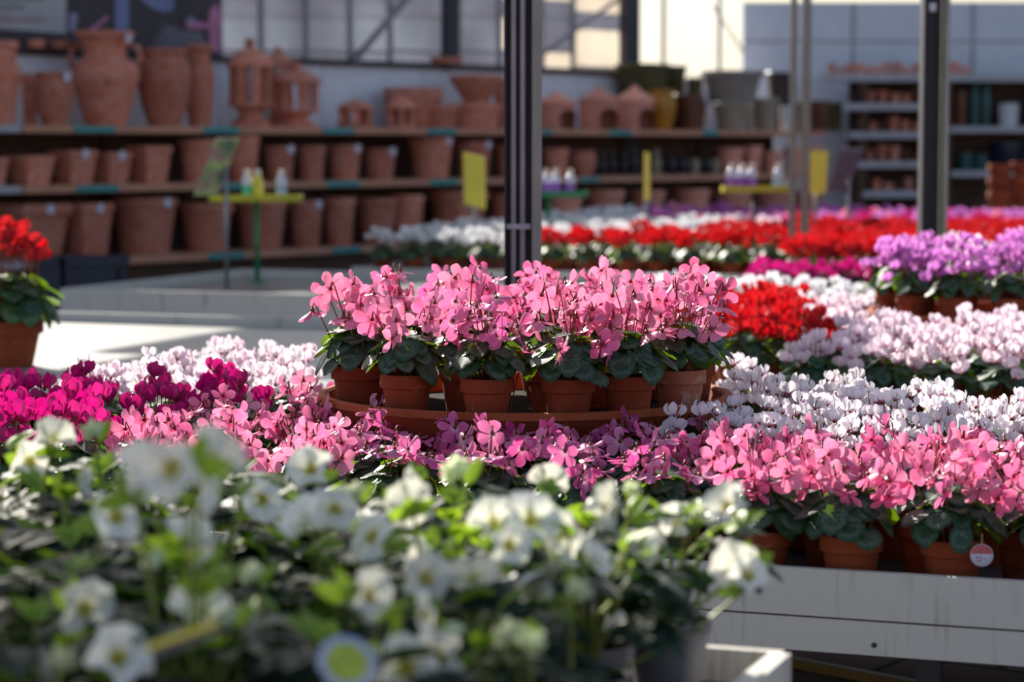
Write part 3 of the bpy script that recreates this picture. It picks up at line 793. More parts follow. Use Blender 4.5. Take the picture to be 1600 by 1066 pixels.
for k, ps in far_mb.items():
    fl = flowers_for(k, 'far'); mi = {'red': 3, 'pure': 4, 'purple': 5, 'blush': 6}[k]
    for p in ps:
        merge(rr.choice(fl), p, rr.uniform(0, 6.28), rr.uniform(1.0, 1.16), (rr.choice((5, 5, 7, 8, 9)) if k == 'purple' else mi, 1)); merge(rr.choice(FOLFAR), p + Vector((0, 0, POT_H)), rr.uniform(0, 6.28), 1.05, (0, 1))
        mb.lathe([(.045, 0), (.066, .12)], 10, 2, tuple(p))
o = tag(ob('cyclamen_rows', mb.mesh('cyclamen_rows', mats)), 'mass of red, white and purple cyclamens filling the back rows of the far bench', 'cyclamen'); o['kind'] = 'stuff'
print('cyclamens', N_CYC[0] + 1)

# ------------------------------------------------------------------ the long terracotta shelves
SDEP = .80
def rack(label, px0, px1, levels, bm, bt, strips, back=True):
    k0 = shelf_k(px0); k1 = shelf_k(px1); L = k1 - k0; o = P0 + SD * k0
    t = thing('shelf_rack', label, 'shelf', (o.x, o.y, 0), SANG)
    for li, z in enumerate(levels):
        b = ob('shelf_board', MB().box((0, 0, z - bt), (L, SDEP, z)).mesh('shelf_board', [M[bm]], False), t)
        for a, c in strips[li] if strips else ():
            ob('price_strip', MB().box((shelf_k(a) - k0, -.006, z - bt + .006), (shelf_k(c) - k0, 0, z - .006)).mesh('price_strip', [M['strip']], False), b)
    n = max(1, round(L / 1.6))
    for i in range(n + 1):
        x = min(max(L * i / n, .025), L - .025)
        for y in (SDEP - .045,): ob('upright', MB().box((x - .025, y, 0), (x + .025, y + .04, levels[0] - bt)).mesh('upright', [M['darkwood']], False), t)
    if back: ob('back_panel', MB().box((0, SDEP - .0, .05), (L, SDEP + .02, levels[0] - bt)).mesh('back_panel', [M['darkwood']], False), t)
    ob('plinth', MB().box((0, .10, 0), (L, .13, levels[-1] - bt)).mesh('plinth', [M['darkwood']], False), t)
    return t
LV = [1.655, 1.155, .53]
STR = [[(118, 182), (320, 376), (506, 553), (668, 713), (846, 862), (951, 986), (1096, 1122)], [(120, 186), (340, 392), (511, 562), (672, 715), (905, 935)], [(325, 381), (518, 565), (700, 742)]]
rack('long wooden terracotta rack with teal price strips on its boards', 40, 1288, LV, 'board', .062, STR)
rack('grey-edged shelf unit at the far left end of the terracotta rack', -230, 36, LV, 'greymetal', .06, None)

PROF = {
 'flower': [(0, 0), (.68, 0), (.70, .01), (.90, .80), (.985, .81), (1, .83), (1, .97), (.985, 1), (.90, 1), (.86, .9), (0, .86)],
 'roll': [(0, 0), (.70, 0), (.72, .01), (.92, .84), (.985, .86), (1.0, .91), (.985, .965), (.93, 1), (.88, .985), (.85, .9), (0, .86)],
 'urn': [(0, 0), (.56, 0), (.60, .03), (.70, .14), (.86, .34), (.98, .52), (1.0, .585), (.93, .65), (.70, .70), (.60, .73), (.60, .80), (.66, .90), (.74, .935), (.84, .945), (.86, .97), (.84, 1), (.66, .99), (.52, .85), (0, .8)],
 'jar': [(0, 0), (.58, 0), (.64, .06), (.85, .28), (.98, .52), (1.0, .62), (.95, .75), (.86, .86), (.82, .90), (.86, .92), (.89, .95), (.87, .99), (.74, 1), (.68, .93), (0, .88)],
 'tall': [(0, 0), (.70, 0), (.76, .1), (.95, .45), (1.0, .6), (.93, .72), (.72, .80), (.70, .90), (.80, .93), (.96, .94), (.98, .98), (.9, 1), (.7, .99), (0, .9)],
 'tier': [(0, 0), (.62, 0), (.66, .02), (.86, .40), (.93, .50), (.98, .55), (.98, .68), (.93, .71), (.80, .74), (.80, .90), (.9, .92), (.92, .98), (.85, 1), (.68, .99), (0, .9)],
 'bowl': [(0, 0), (.48, 0), (.52, .05), (.50, .12), (.72, .45), (.90, .70), (.93, .80), (1, .82), (1, .97), (.97, 1), (.88, 1), (.82, .85), (0, .5)],
 'pan': [(0, 0), (.80, 0), (.84, .04), (.95, .68), (1, .72), (1, .96), (.97, 1), (.92, 1), (.88, .9), (0, .2)],
 'figure': [(0, 0), (.8, 0), (.85, .08), (.6, .14), (.75, .3), (.9, .45), (.7, .6), (.42, .66), (.5, .75), (.55, .86), (.4, .96), (0, 1)],
 'cyl': [(0, 0), (.86, 0), (.9, .03), (1.0, .95), (1, 1), (.9, 1), (.86, .9), (0, .86)],
}
POTM = {}
def pot_thing(label, p, r, h, prof='roll', mat='bigpot', sq=0.0, group=None, rz=0.0, tagged=False, name='terracotta_pot', cat='pot', n=32, extra=None):
    pts = [(a * r, b * h) for a, b in PROF[prof]]
    me = MB().lathe(pts, n if not sq else 40, sq=sq).mesh(name, [M[mat]], True, 35)
    root = thing(name, label, cat, p, rz, group) if (tagged or extra) else None
    if root is None: return tag(ob(name, me, None, p, (0, 0, rz)), label, cat, group)
    ob('body', me, root)
    if tagged:
        a = -rz + R(-38); x, y = r * 1.0 * math.cos(a), r * 1.0 * math.sin(a)
        ob('price_tag', MB().box((-.034, -.004, -.045), (.034, .004, .03)).mesh('price_tag', [M['tagw']], False), root, (x, y, h * .93), (0, .1, a + math.pi / 2))
    if extra: extra(root, r, h)
    return root
def item(px0, px1, ytop, level, label, prof='roll', mat='bigpot', back=0.0, z=None, **kw):
    """a pot on the long shelves, from its outline in picture columns and its top row; `back` pushes it towards the wall"""
    pc = (px0 + px1) / 2; off = .32
    for _ in range(4):
        p = shelf_p(pc, off); r = (px1 - px0) / 2 * p.y / F; off = min(.77 - r, max(r + .02, .06)) if not back else back
        off = max(off, min(r + .01, .4)) if z is None else off
        off = min(off, SDEP - .05 - r)
    zb = LV[level] + .001 if z is None else z
    p.z = zb; h = H + (225 - ytop) / F * p.y - zb
    if kw.get('sq'): r *= .93; kw['rz'] = SANG + math.pi / 4 * 0 + kw.get('rz', 0)
    return pot_thing(label, p, r, h, prof, mat, **kw), p, r, h

def handles(root, r, h):
    for s in (-1, 1):
        pts = [Vector((s * r * .62, 0, h * .86)), Vector((s * r * .95, 0, h * .84)), Vector((s * r * 1.02, 0, h * .72)), Vector((s * r * .93, 0, h * .62))]
        ob('handle', MB().tube(pts, r * .09, 8).mesh('handle', [M['bigpot']]), root)
    mb = MB()
    for a in (-70, -110): 
        q = R(a); c = Vector((r * .93 * math.cos(q), r * .93 * math.sin(q), h * .44))
    mb.lathe([(0, 0), (r * .16, .0), (r * .15, r * .05), (r * .07, r * .08), (0, r * .06)], 16)
    ob('medallion', mb.mesh('medallion', [M['bigpot']]), root, (r * .25, -r * .90, h * .47), (math.pi / 2, 0, .2))
# top shelf, from the left
item(-34, 37, 66, 0, 'tall two-tiered terracotta vase cut by the left edge on the top shelf', 'tier')
item(36, 64, 116, 0, 'terracotta pot half hidden behind the first tall vase on the top shelf', 'flower', back=.55)
item(56, 119, 114, 0, 'small bellied terracotta urn with a white tag, second on the top shelf', 'jar', tagged=True)
item(114, 222, 51, 0, 'largest terracotta urn with flared rim, handles and medallion on the top shelf', 'urn', tagged=True, extra=handles)
item(217, 302, 77, 0, 'broad egg-shaped terracotta jar right of the largest urn', 'jar', 'bigpot')
item(290, 338, 71, 0, 'slim tall terracotta jar with flared mouth beside the egg-shaped jar', 'tall', back=.36)
def lantern(px0, px1, ytop, ybase_roof, label, back=0.0, level=0, mat='bigpot', hut=False):
    pc = (px0 + px1) / 2; off = .3
    for _ in range(3): p = shelf_p(pc, off); r = (px1 - px0) / 2 * p.y / F; off = back or max(r + .03, .2)
    p.z = LV[level] + .001; h = H + (225 - ytop) / F * p.y - p.z; zr = H + (225 - ybase_roof) / F * p.y - p.z
    t = thing('terracotta_lantern', label, 'lantern', p, SANG)
    zc0 = zr - (h - 0) * .40; 
    ob('pedestal', MB().lathe([(0, 0), (r * .86, 0), (r * .84, zc0 * .18), (r * .5, zc0 * .40), (r * .46, zc0 * .62), (r * .74, zc0 * .82), (r * .95, zc0 * .86), (r * .95, zc0), (0, zc0)], 32).mesh('pedestal', [M[mat]], True, 40), t)
    for i in range(8):
        a = i * math.pi / 4 + .35
        ob('pillar', MB().box((-r * .16, -r * .10, zc0), (r * .16, r * .10, zr)).mesh('pillar', [M[mat]], False), t, (r * .78 * math.cos(a), r * .78 * math.sin(a), 0), (0, 0, a + math.pi / 2))
    hr = h - zr
    ob('roof', MB().lathe([(0, zr), (r * 1.0, zr), (r * 1.0, zr + hr * .12), (r * .80, zr + hr * .34), (r * .42, zr + hr * .58), (r * .16, zr + hr * .68), (0, zr + hr * .68)], 32).mesh('roof', [M[mat]], True, 40), t)
    ob('finial', MB().lathe([(0, zr + hr * .64), (r * .12, zr + hr * .66), (r * .24, zr + hr * .80), (r * .22, zr + hr * .92), (0, h)], 16).mesh('finial', [M[mat]]), t)
lantern(356, 430, 60, 106, 'tallest terracotta garden lantern on the top shelf, left of the other lanterns')
lantern(410, 462, 74, 104, 'terracotta lantern with ball finial standing behind the other two', .685)
lantern(422, 504, 97, 131, 'wide terracotta garden lantern on the top shelf, right of the tallest one')
def low_lantern(px0, px1, ytop, yroof, label):
    pc = (px0 + px1) / 2; p = shelf_p(pc, .3); r = (px1 - px0) / 2 * p.y / F; p.z = LV[0]; h = H + (225 - ytop) / F * p.y - p.z; zr = H + (225 - yroof) / F * p.y - p.z
    t = thing('terracotta_lantern', label, 'lantern', p, SANG)
    ob('base', MB().lathe([(0, 0), (r * .95, 0), (r * .95, .04), (0, .04)], 28).mesh('base', [M['bigpot']], True, 40), t)
    for i in range(5):
        a = i * 2 * math.pi / 5 + .2
        ob('pillar', MB().box((-r * .2, -r * .1, .03), (r * .2, r * .1, zr)).mesh('pillar', [M['bigpot']], False), t, (r * .78 * math.cos(a), r * .78 * math.sin(a), 0), (0, 0, a + math.pi / 2))
    ob('roof', MB().lathe([(0, zr), (r, zr), (r, zr + .02), (r * .6, zr + (h - zr) * .7), (r * .2, h - .01), (0, h)], 28).mesh('roof', [M['bigpot']], True, 40), t)
low_lantern(527, 586, 156, 172, 'small low terracotta lantern on the top shelf, left of its twin')
low_lantern(604, 651, 149, 170, 'small pointed terracotta lantern right of the low one')
item(600, 692, 138, 0, 'shallow terracotta pan leaning high behind the small lanterns', 'pan', back=.58)
item(664, 716, 163, 0, 'low terracotta pan beside the stacked bowls', 'pan')
_, p, r, h = item(695, 783, 162, 0, 'lower of two stacked terracotta bowls on the top shelf', 'pan')
item(702, 787, 119, 0, 'wide footed terracotta bowl on top of another bowl', 'bowl', back=.36, z=LV[0] + h)
item(770, 800, 126, 0, 'terracotta pot half hidden behind the wide steel column', 'flower', back=.55)
def hut(px0, px1, ytop, yeave, label, door):
    pc = (px0 + px1) / 2; off = .3
    for _ in range(3): p = shelf_p(pc, off); r = (px1 - px0) / 2 * p.y / F; off = min(.38, r + .02)
    p.z = LV[0]; h = H + (225 - ytop) / F * p.y - p.z; ze = H + (225 - yeave) / F * p.y - p.z
    t = thing('terracotta_hut', label, 'hut', p, 0)
    n = 36; m = 8
    def skip(i, k):
        a = (k + .5) / n * 2 * math.pi; d = (a - R(door) + math.pi) % (2 * math.pi) - math.pi; z = (i + .5) / m * ze
        return abs(d) < .62 and z < ze * .78 and (z < ze * .45 or (d / .62) ** 2 + ((z - ze * .45) / (ze * .33)) ** 2 < 1)
    mb = MB().lathe([(r * (.92 + .04 * math.sin(i / m * 3)), ze * i / m) for i in range(m + 1)], n, skip=skip)
    mb.lathe([(r * .84, ze * i / m) for i in range(m + 1)][::-1], n, skip=lambda i, k: skip(m - 1 - i, k))
    ob('wall', mb.mesh('wall', [M['rose']], True, 40), t)
    ob('roof', MB().lathe([(0, ze), (r, ze - .01), (r, ze + .03), (r * .55, ze + (h - ze) * .55), (r * .22, ze + (h - ze) * .78), (r * .12, h), (0, h)], n).mesh('roof', [M['rose']], True, 40), t)
hut(838, 900, 143, 163, 'rosy terracotta hut with arched opening, nearest the wide steel column', -42)
hut(902, 968, 136, 160, 'rosy terracotta hut with arched opening, in the middle of three', -58)
hut(960, 1022, 134, 160, 'rosy terracotta hut with arched opening, next to the ochre jar', -48)
item(1010, 1056, 141, 0, 'ochre-yellow glazed jar beside the last terracotta hut', 'jar', 'ochre', name='glazed_jar', cat='jar')
item(1048, 1106, 148, 0, 'brown glazed pot with a white tag beside the ochre jar', 'roll', 'brown', tagged=True, name='glazed_pot')
_, p, r, h = item(982, 1052, 147, 0, 'olive pot under the olive planters behind the huts', 'cyl', 'olive', back=.62, name='glazed_pot')
item(968, 1040, 101, 0, 'large olive-green square planter high behind the terracotta huts', 'roll', 'olive', back=.62, z=LV[0] + h, sq=.8, name='planter', cat='planter')
_, p, r, h = item(1036, 1070, 148, 0, 'plain olive pot under the smaller olive planter', 'cyl', 'olive', back=.64, name='glazed_pot')
item(1034, 1072, 104, 0, 'smaller olive-green planter right of the large square one', 'roll', 'olive', back=.64, z=LV[0] + h, name='planter', cat='planter')
item(1072, 1096, 122, 0, 'slim dark olive pot behind the brown glazed pot', 'flower', 'olive', back=.6, name='glazed_pot')
_, p, r, h = item(1112, 1168, 161, 0, 'beige stoneware pot carrying a wide grey bowl', 'roll', 'beige', name='stoneware_pot')
item(1092, 1192, 112, 0, 'wide grey stoneware bowl on top of a beige pot', 'flower', 'grey', back=.38, z=LV[0] + h, name='stoneware_bowl', cat='bowl')
item(1160, 1182, 160, 0, 'narrow white ceramic pot beside the beige stoneware', 'cyl', 'whitepot', back=.5, name='ceramic_pot')
item(1172, 1216, 154, 0, 'tan stoneware pot left of the bare steel pipes', 'roll', 'beige', name='stoneware_pot')
item(1217, 1234, 166, 0, 'small white ceramic pot left of the thinner steel pipe', 'cyl', 'whitepot', name='ceramic_pot')
_, p, r, h = item(1196, 1238, 154, 0, 'lower black ceramic pot behind the thinner steel pipe', 'cyl', 'black', back=.6, name='ceramic_pot')
item(1194, 1240, 114, 0, 'upper black ceramic pot behind the thinner steel pipe', 'roll', 'black', back=.6, z=LV[0] + h, name='ceramic_pot')
item(1242, 1268, 160, 0, 'black glazed pot between the steel pipes and the brown pot', 'cyl', 'black', name='ceramic_pot')
item(1266, 1292, 158, 0, 'brown glazed pot near the right end of the top shelf', 'cyl', 'brown', name='glazed_pot')
item(1290, 1314, 160, 0, 'olive glazed pot at the right end of the top shelf', 'cyl', 'olive', name='glazed_pot')
# middle shelf
mid = [(-46, 17, 246, 0, 0), (17, 81, 243, .8, 0), (84, 148, 235, .8, 1), (147, 203, 238, .8, 1), (202, 264, 228, .8, 0), (280, 341, 218, 0, 0), (352, 408, 212, 0, 0), (410, 463, 228, 0, 1),
       (463, 511, 228, 0, 0), (510, 567, 227, 0, 1), (566, 621, 232, 0, 1), (637, 710, 215, 0, 1), (709, 770, 221, 0, 1), (772, 826, 226, 0, 0)]
for i, (a, b, y, sq, tg_) in enumerate(mid):
    item(a, b, y, 1, ('square-sided' if sq else 'round') + ' terracotta pot on the middle shelf, %s from the left' % o_(i + 1), 'roll', sq=sq, tagged=bool(tg_), group='terracotta pots on the middle shelf')
item(846, 890, 232, 1, 'terracotta pot on the middle shelf just right of the wide column', 'roll')
item(888, 932, 235, 1, 'rounded terracotta jar on the middle shelf, left of the black figures', 'jar')
for i, (a, b, y, m, pr) in enumerate([(932, 948, 236, 'black', 'figure'), (948, 964, 234, 'black', 'figure'), (966, 982, 238, 'black', 'figure'), (980, 998, 230, 'black', 'figure'), (1016, 1034, 232, 'beige', 'figure')]):
    item(a, b, y, 1, ['black ornament, first after the rounded terracotta jar', 'black ornament, second after the rounded terracotta jar', 'black ornament, third after the rounded terracotta jar', 'tallest black ornament, last before the thin yellow card',
         'pale beige ornament just right of the thin yellow card'][i], pr, m, group='ornaments on the middle shelf', name='ornament', cat='ornament')
for i, (a, m) in enumerate([(1040, 'navy'), (1058, 'black'), (1076, 'beige'), (1094, 'black'), (1108, 'beige')]):
    item(a, a + 17, 248, 1, 'small %s glazed jar on the middle shelf, %s right of the beige ornament' % (m, o_(i + 1)), 'jar', m, group='small jars on the middle shelf', name='glazed_jar', cat='jar')
for i, (a, b, y) in enumerate([(1118, 1162, 231), (1160, 1190, 228), (1188, 1222, 236), (1222, 1252, 230), (1252, 1284, 228)]):
    item(a, b, y, 1, 'rosy terracotta pot at the right end of the middle shelf, %s from left' % o_(i + 1), 'roll', 'rose', group='rosy pots on the middle shelf')
# bottom shelf
bot = [(-12, 101, 318, .75, 1), (98, 171, 317, .75, 1), (172, 279, 308, 0, 1), (279, 366, 317, 0, 0), (366, 450, 314, 0, 0), (450, 506, 312, 0, 1), (502, 557, 308, 0, 0), (556, 622, 309, 0, 0),
       (608, 664, 304, 0, 0), (668, 764, 297, 0, 0), (764, 830, 302, 0, 0), (846, 912, 300, 0, 0), (912, 976, 296, 0, 0), (982, 1040, 297, 0, 0), (1052, 1110, 295, 0, 0), (1112, 1176, 297, 0, 0), (1176, 1236, 296, 0, 0), (1238, 1286, 298, 0, 0)]
for i, (a, b, y, sq, tg_) in enumerate(bot):
    item(a, b, y, 2, ('large square-sided' if sq else 'large round') + ' terracotta pot on the bottom shelf, %s from the left' % o_(i + 1), 'roll' if i % 3 else 'flower', sq=sq, tagged=bool(tg_), group='terracotta pots on the bottom shelf',
         mat='rose' if i > 10 else 'bigpot')
# things on the ledge of the white wall
for a, b, y in ((38, 70, 75), (72, 108, 76), (112, 130, 79)):
    p = shelf_p((a + b) / 2, SW - .0); p.z = WT + .06; r = (b - a) / 2 * p.y / F
    pot_thing('terracotta pan on the window ledge behind the urns, %s from the left' % o_({38: 1, 72: 2, 112: 3}[a]), p - SN * .06, r, .07, 'pan', group='pans on the window ledge')
p = shelf_p(698, SW - .07); p.z = WT + .06
tag(ob('terracotta_trough', MB().box((-.17, -.06, 0), (.17, .06, .05)).box((-.18, -.07, .04), (.18, .07, .065)).mesh('trough', [M['bigpot']], False), None, p, (0, 0, SANG)), 'orange terracotta trough on the window ledge below the dark window post', 'trough')

# ------------------------------------------------------------------ poster on the left of the glazed wall
def pic(mb, pts, mat, d): mb.add([shelf_p(px, SW - .06 - d, 0) + Vector((0, 0, zt(px, py))) for px, py in pts], [tuple(range(len(pts)))], mat)
pm = [plain('poster_paper', lin(168, 172, 180), .5, var=.04), plain('poster_dark', lin(52, 46, 58), .5, var=.3, scale=2), plain('poster_blue', lin(110, 124, 168), .5, var=.2, scale=3),
      plain('poster_pink', lin(190, 118, 164), .5, var=.2), plain('poster_grey', lin(92, 92, 108), .5, var=.3, scale=3), plain('poster_text_grey', lin(116, 122, 122), .5), plain('poster_text_red', lin(160, 116, 128), .5)]
ps = thing('poster', 'large poster of dark figures with a pale lettered panel, at upper left', 'poster', shelf_p(160, SW - .06, 1.5))
base = ps.location.copy()
def pob(name, mb, mats):
    mb.v = [tuple(Vector(v) - base) for v in mb.v]; return ob(name, mb.mesh(name, mats, False), ps)
mb = MB(); d1 = [(-260, 78), (350, 88), (350, -110), (-260, -150)]
q = [shelf_p(px, SW - .06, 0) + Vector((0, 0, zt(px, py))) for px, py in d1]; q2 = [v + SN * .03 for v in q]
mb.add(q + q2, [(0, 1, 2, 3), (7, 6, 5, 4), (0, 4, 5, 1), (1, 5, 6, 2), (2, 6, 7, 3), (3, 7, 4, 0)]); pob('board', mb, [pm[1]])
mb = MB(); pic(mb, [(-258, 28), (108, 55), (112, -120), (-258, -145)], 0, .004); pob('lettered_panel', mb, [pm[0]])
mb = MB(); rr = random.Random(2)
for x in range(-200, 72, 9): pic(mb, [(x, 4), (x + 6.5, 4.6), (x + 6.5, -4), (x, -4.6)], 0, .008)
for x in range(-200, 42, 7): pic(mb, [(x, 17), (x + 4.8, 18), (x + 5.5, 11), (x + .5, 10.5)], 0, .008)
x = -200
while x < 76:
    t_ = rr.choice([0, -6, 0, 3]); pic(mb, [(x, 37), (x + 2.4, 37.5), (x + 4, 28 + t_), (x + 1.5, 27 + t_)], 1, .008); pic(mb, [(x + 2, 37.5), (x + 5.5, 37), (x + 6, 33.5), (x + 2.4, 34)], 1, .008); x += 6.8
pob('lettering', mb, [pm[5], pm[6]])
mb = MB()
pic(mb, [(184, 52), (205, 60), (208, -100), (186, -100)], 0, .004); pic(mb, [(225, 2), (245, 18), (262, 22), (276, 18), (280, -60), (215, -60)], 0, .004)
pic(mb, [(330, 82), (347, 84), (348, 20), (340, 8), (330, 22)], 1, .004); pic(mb, [(292, 40), (300, 47), (330, 47), (330, 40), (306, 36)], 1, .004); pic(mb, [(142, 50), (150, 52), (176, 30), (170, 28)], 1, .004)
pic(mb, [(240, 74), (330, 80), (318, 52), (290, 50), (262, 40)], 2, .004); pic(mb, [(294, 34), (302, 42), (310, 38), (304, 28)], 3, .006); pic(mb, [(112, 50), (122, 52), (128, 25), (114, 22)], 3, .004)
pob('picture', mb, [pm[2], pm[3], pm[4], plain('poster_lilac', lin(140, 136, 170), .5)])

# ------------------------------------------------------------------ stands with bottles, signs
def tray_stand(label, pos, wid, ztray, traym, postm, bottles, px_scale):
    t = thing('tray_stand', label, 'stand', pos)
    hz = ztray - pos.z
    ob('post', MB().tube([(0, 0, .01), (0, 0, hz)], .018, 8).mesh('post', [M[postm]]), t)
    ob('foot', MB().lathe([(0, 0), (.07, 0), (.07, .012), (0, .014)], 16).mesh('foot', [M[postm]], True, 40), t)
    o0, o1 = wid
    mb = MB().box((o0, -.09, hz), (o1, .09, hz + .012)).box((o0, -.1, hz), (o1, -.09, hz + .045)).box((o0, .09, hz), (o1, .1, hz + .045)).box((o0 - .01, -.1, hz), (o0, .1, hz + .045)).box((o1, -.1, hz), (o1 + .01, .1, hz + .045))
    ob('tray', mb.mesh('tray', [M[traym]], False), t)
    for (dx, dy, body, lab2, cap) in bottles:
        b = thing('bottle', lab2, 'bottle', pos + Vector((dx, dy, hz + .012)), 0, 'bottles on the tray stands')
        r = .036
        ob('body', MB().lathe([(0, 0), (r, 0), (r, .13), (r * .75, .155), (r * .42, .165), (r * .42, .18), (0, .18)], 18).mesh('body', [body[0]], True, 40), b)
        ob('label', MB().lathe([(r * 1.02, .03), (r * 1.02, .10)], 18).mesh('label', [body[1]]), b)
        ob('cap', MB().lathe([(0, .172), (r * .62, .172), (r * .6, .205), (0, .208)], 14).mesh('cap', [cap], True, 40), b)
bw = plain('bottle_white', lin(212, 214, 232), .25, spec=.7); by = plain('bottle_yellow', lin(222, 210, 60), .25, spec=.7); bg_ = plain('bottle_label_green', lin(90, 190, 150), .4); bv = plain('bottle_label_violet', lin(150, 90, 190), .4); bb = plain('bottle_label_blue', lin(140, 165, 210), .4)
cw = plain('bottle_cap_white', lin(235, 225, 215), .2, spec=.8); cr = plain('bottle_cap_red', lin(205, 90, 80), .3)
pos = on_row(401, 15.1); k = pos.y / F
tray_stand('green-posted stand with a yellow-green tray of bottles before the pot shelves', pos, ((332 - 401) * k, (470 - 401) * k), 1.105, 'ytray', 'green',
  [((387 - 401) * k, 0, (bw, bg_), 'white bottle with green foot label, leftmost on the yellow-green tray', cw), ((404 - 401) * k, -.02, (by, by), 'yellow bottle with pale cap on the yellow-green tray', cw), ((440 - 401) * k, 0, (bw, bb), 'pale blue-labelled bottle standing apart at right on the yellow-green tray', cw)], k)
pos = EXC[1]; k = pos.y / F
tray_stand('green tray stand right behind the wide steel column', pos, ((838 - 856) * k, (916 - 856) * k), 1.085, 'green', 'green',
  [((853 - 856) * k, -.03, (bw, bv), 'violet-labelled white bottle on the green tray, nearest the wide column', cw), ((868 - 856) * k, .03, (bw, bv), 'violet-labelled white bottle in the middle of the green tray', cw), ((891 - 856) * k, 0, (bw, bv), 'violet-labelled white bottle at the right end of the green tray', cw)], k)
pos = EXC[2]; k = pos.y / F
tray_stand('dark-posted stand with a yellow tray of white bottles left of the steel pipes', pos, ((1130 - 1178) * k, (1232 - 1178) * k), 1.13, 'ytray', 'darksteel',
  [((1142 - 1178) * k, 0, (bw, bv), 'white bottle with violet label, first on the yellow tray by the pipes', cw), ((1159 - 1178) * k, .03, (bw, bv), 'white bottle with violet label, second on the yellow tray by the pipes', cw),
   ((1174 - 1178) * k, 0, (bw, bv), 'white bottle with violet label, third on the yellow tray by the pipes', cw), ((1215 - 1178) * k, 0, (bw, bb), 'pale bottle alone at the right end of the yellow tray', cw)], k)
def card(name, label, cat, pos, corners, mat, polem='steel', thick=.012, pole_px=None, frame=None):
    """an upright card on a pole; corners: offsets in metres (x, y, z) of the card's outline from the pole's foot"""
    t = thing(name, label, cat, pos)
    q = [Vector(c) for c in corners]; n = (q[1] - q[0]).cross(q[3] - q[0]).normalized() * thick
    mb = MB().add(q + [v + n for v in q], [(0, 1, 2, 3), (7, 6, 5, 4), (0, 4, 5, 1), (1, 5, 6, 2), (2, 6, 7, 3), (3, 7, 4, 0)])
    ob('card', mb.mesh('card', [mat], False), t)
    zt_ = max(c[2] for c in corners) * .55 + min(c[2] for c in corners) * .45
    cy = sum(c[1] for c in corners) / 4
    ob('pole', MB().tube([(0, cy + .03, 0), (0, cy + .03, zt_)], .013, 8).mesh('pole', [M[polem]]), t)
    return t
def corners(pos, pts, depth):
    return [((px - PX) * pos.y / F, dy, H + (225 - py) / F * pos.y - pos.z) for (px, py), dy in zip(pts, depth)]
t = NT('flower_picture'); n1 = t.noise(7, 3); n2 = t.noise(11, 2, 'Object', (1, 1, .6))
M['picture'] = t.done(t.bsdf(t.mix(t.ramp(n2, [(.52, (0,0,0,1)), (.6, (1,1,1,1))]), t.ramp(n1, [(.3, lin(84, 92, 92)), (.5, lin(150, 172, 120)), (.62, lin(196, 208, 130)), (.75, lin(120, 128, 120))]), lin(176, 142, 136)), .4))
PX = 352; pos = on_row(352, 14.4)
card('picture_sign', 'slanted flower-picture sign on a thin pole left of the bottle stand', 'sign', pos, corners(pos, [(303, 305), (335, 305), (373, 216), (340, 216)], [0, .12, .05, -.07]), M['picture'])
PX = 742; pos = EXC[0]
card('yellow_card', 'largest yellow card on a pole, left of the wide steel column', 'card', pos, corners(pos, [(727, 318), (759, 326), (758, 246), (725, 238)], [0, -.1, -.1, 0]), M['yellow'])
PX = 1010; pos = EXC[3]
card('yellow_card', 'thin yellow card seen edge-on on its pole behind the red cyclamens', 'card', pos, corners(pos, [(1005, 312), (1014, 312), (1014, 239), (1005, 237)], [-.08, .10, .10, -.08]), M['yellow'])
PX = 1275; pos = EXC[4]
card('yellow_card', 'yellow card on a pole just right of the two steel pipes', 'card', pos, corners(pos, [(1264, 302), (1289, 302), (1293, 236), (1264, 236)], [-.03, .03, .03, -.03]), M['yellow'])
PX = 1327; pos = EXC[5]
card('grey_sign', 'slanted dark grey sign on a pole right of the yellow card', 'sign', pos, corners(pos, [(1290, 300), (1326, 300), (1348, 232), (1310, 232)], [0, .1, .05, -.05]), M['greycard'])
# bins beside the left end of the shelves
for (a, b, lab) in ((62, 106, 'blue-black plastic bin left of its wider neighbour, before the bottom shelf'), (106, 192, 'wider blue-black plastic bin standing before the bottom shelf')):
    Yc = 17.9; p = at_y((a + b) / 2, 415, Yc); hw = (b - a) / 2 * Yc / F; top = H + (225 - 402) / F * Yc
    t = thing('plastic_bin', lab, 'bin', (p.x, Yc, 0))
    mb = MB().box((-hw, -.2, 0), (hw, -.185, top)).box((-hw, .185, 0), (hw, .2, top)).box((-hw, -.2, 0), (-hw + .015, .2, top)).box((hw - .015, -.2, 0), (hw, .2, top)).box((-hw, -.2, 0), (hw, .2, .02))
    for z in (.2, .4, .6): mb.box((-hw - .006, -.206, z), (hw + .006, -.2, z + .02))
    ob('body', mb.mesh('body', [M['crate']], False), t)
    ob('rim', MB().box((-hw - .02, -.22, top - .05), (hw + .02, -.2, top + .01)).box((-hw - .02, .2, top - .05), (hw + .02, .22, top + .01)).box((-hw - .02, -.2, top - .05), (-hw, .2, top + .01)).box((hw, -.2, top - .05), (hw + .02, .2, top + .01)).mesh('rim', [M['crate']], False), t)

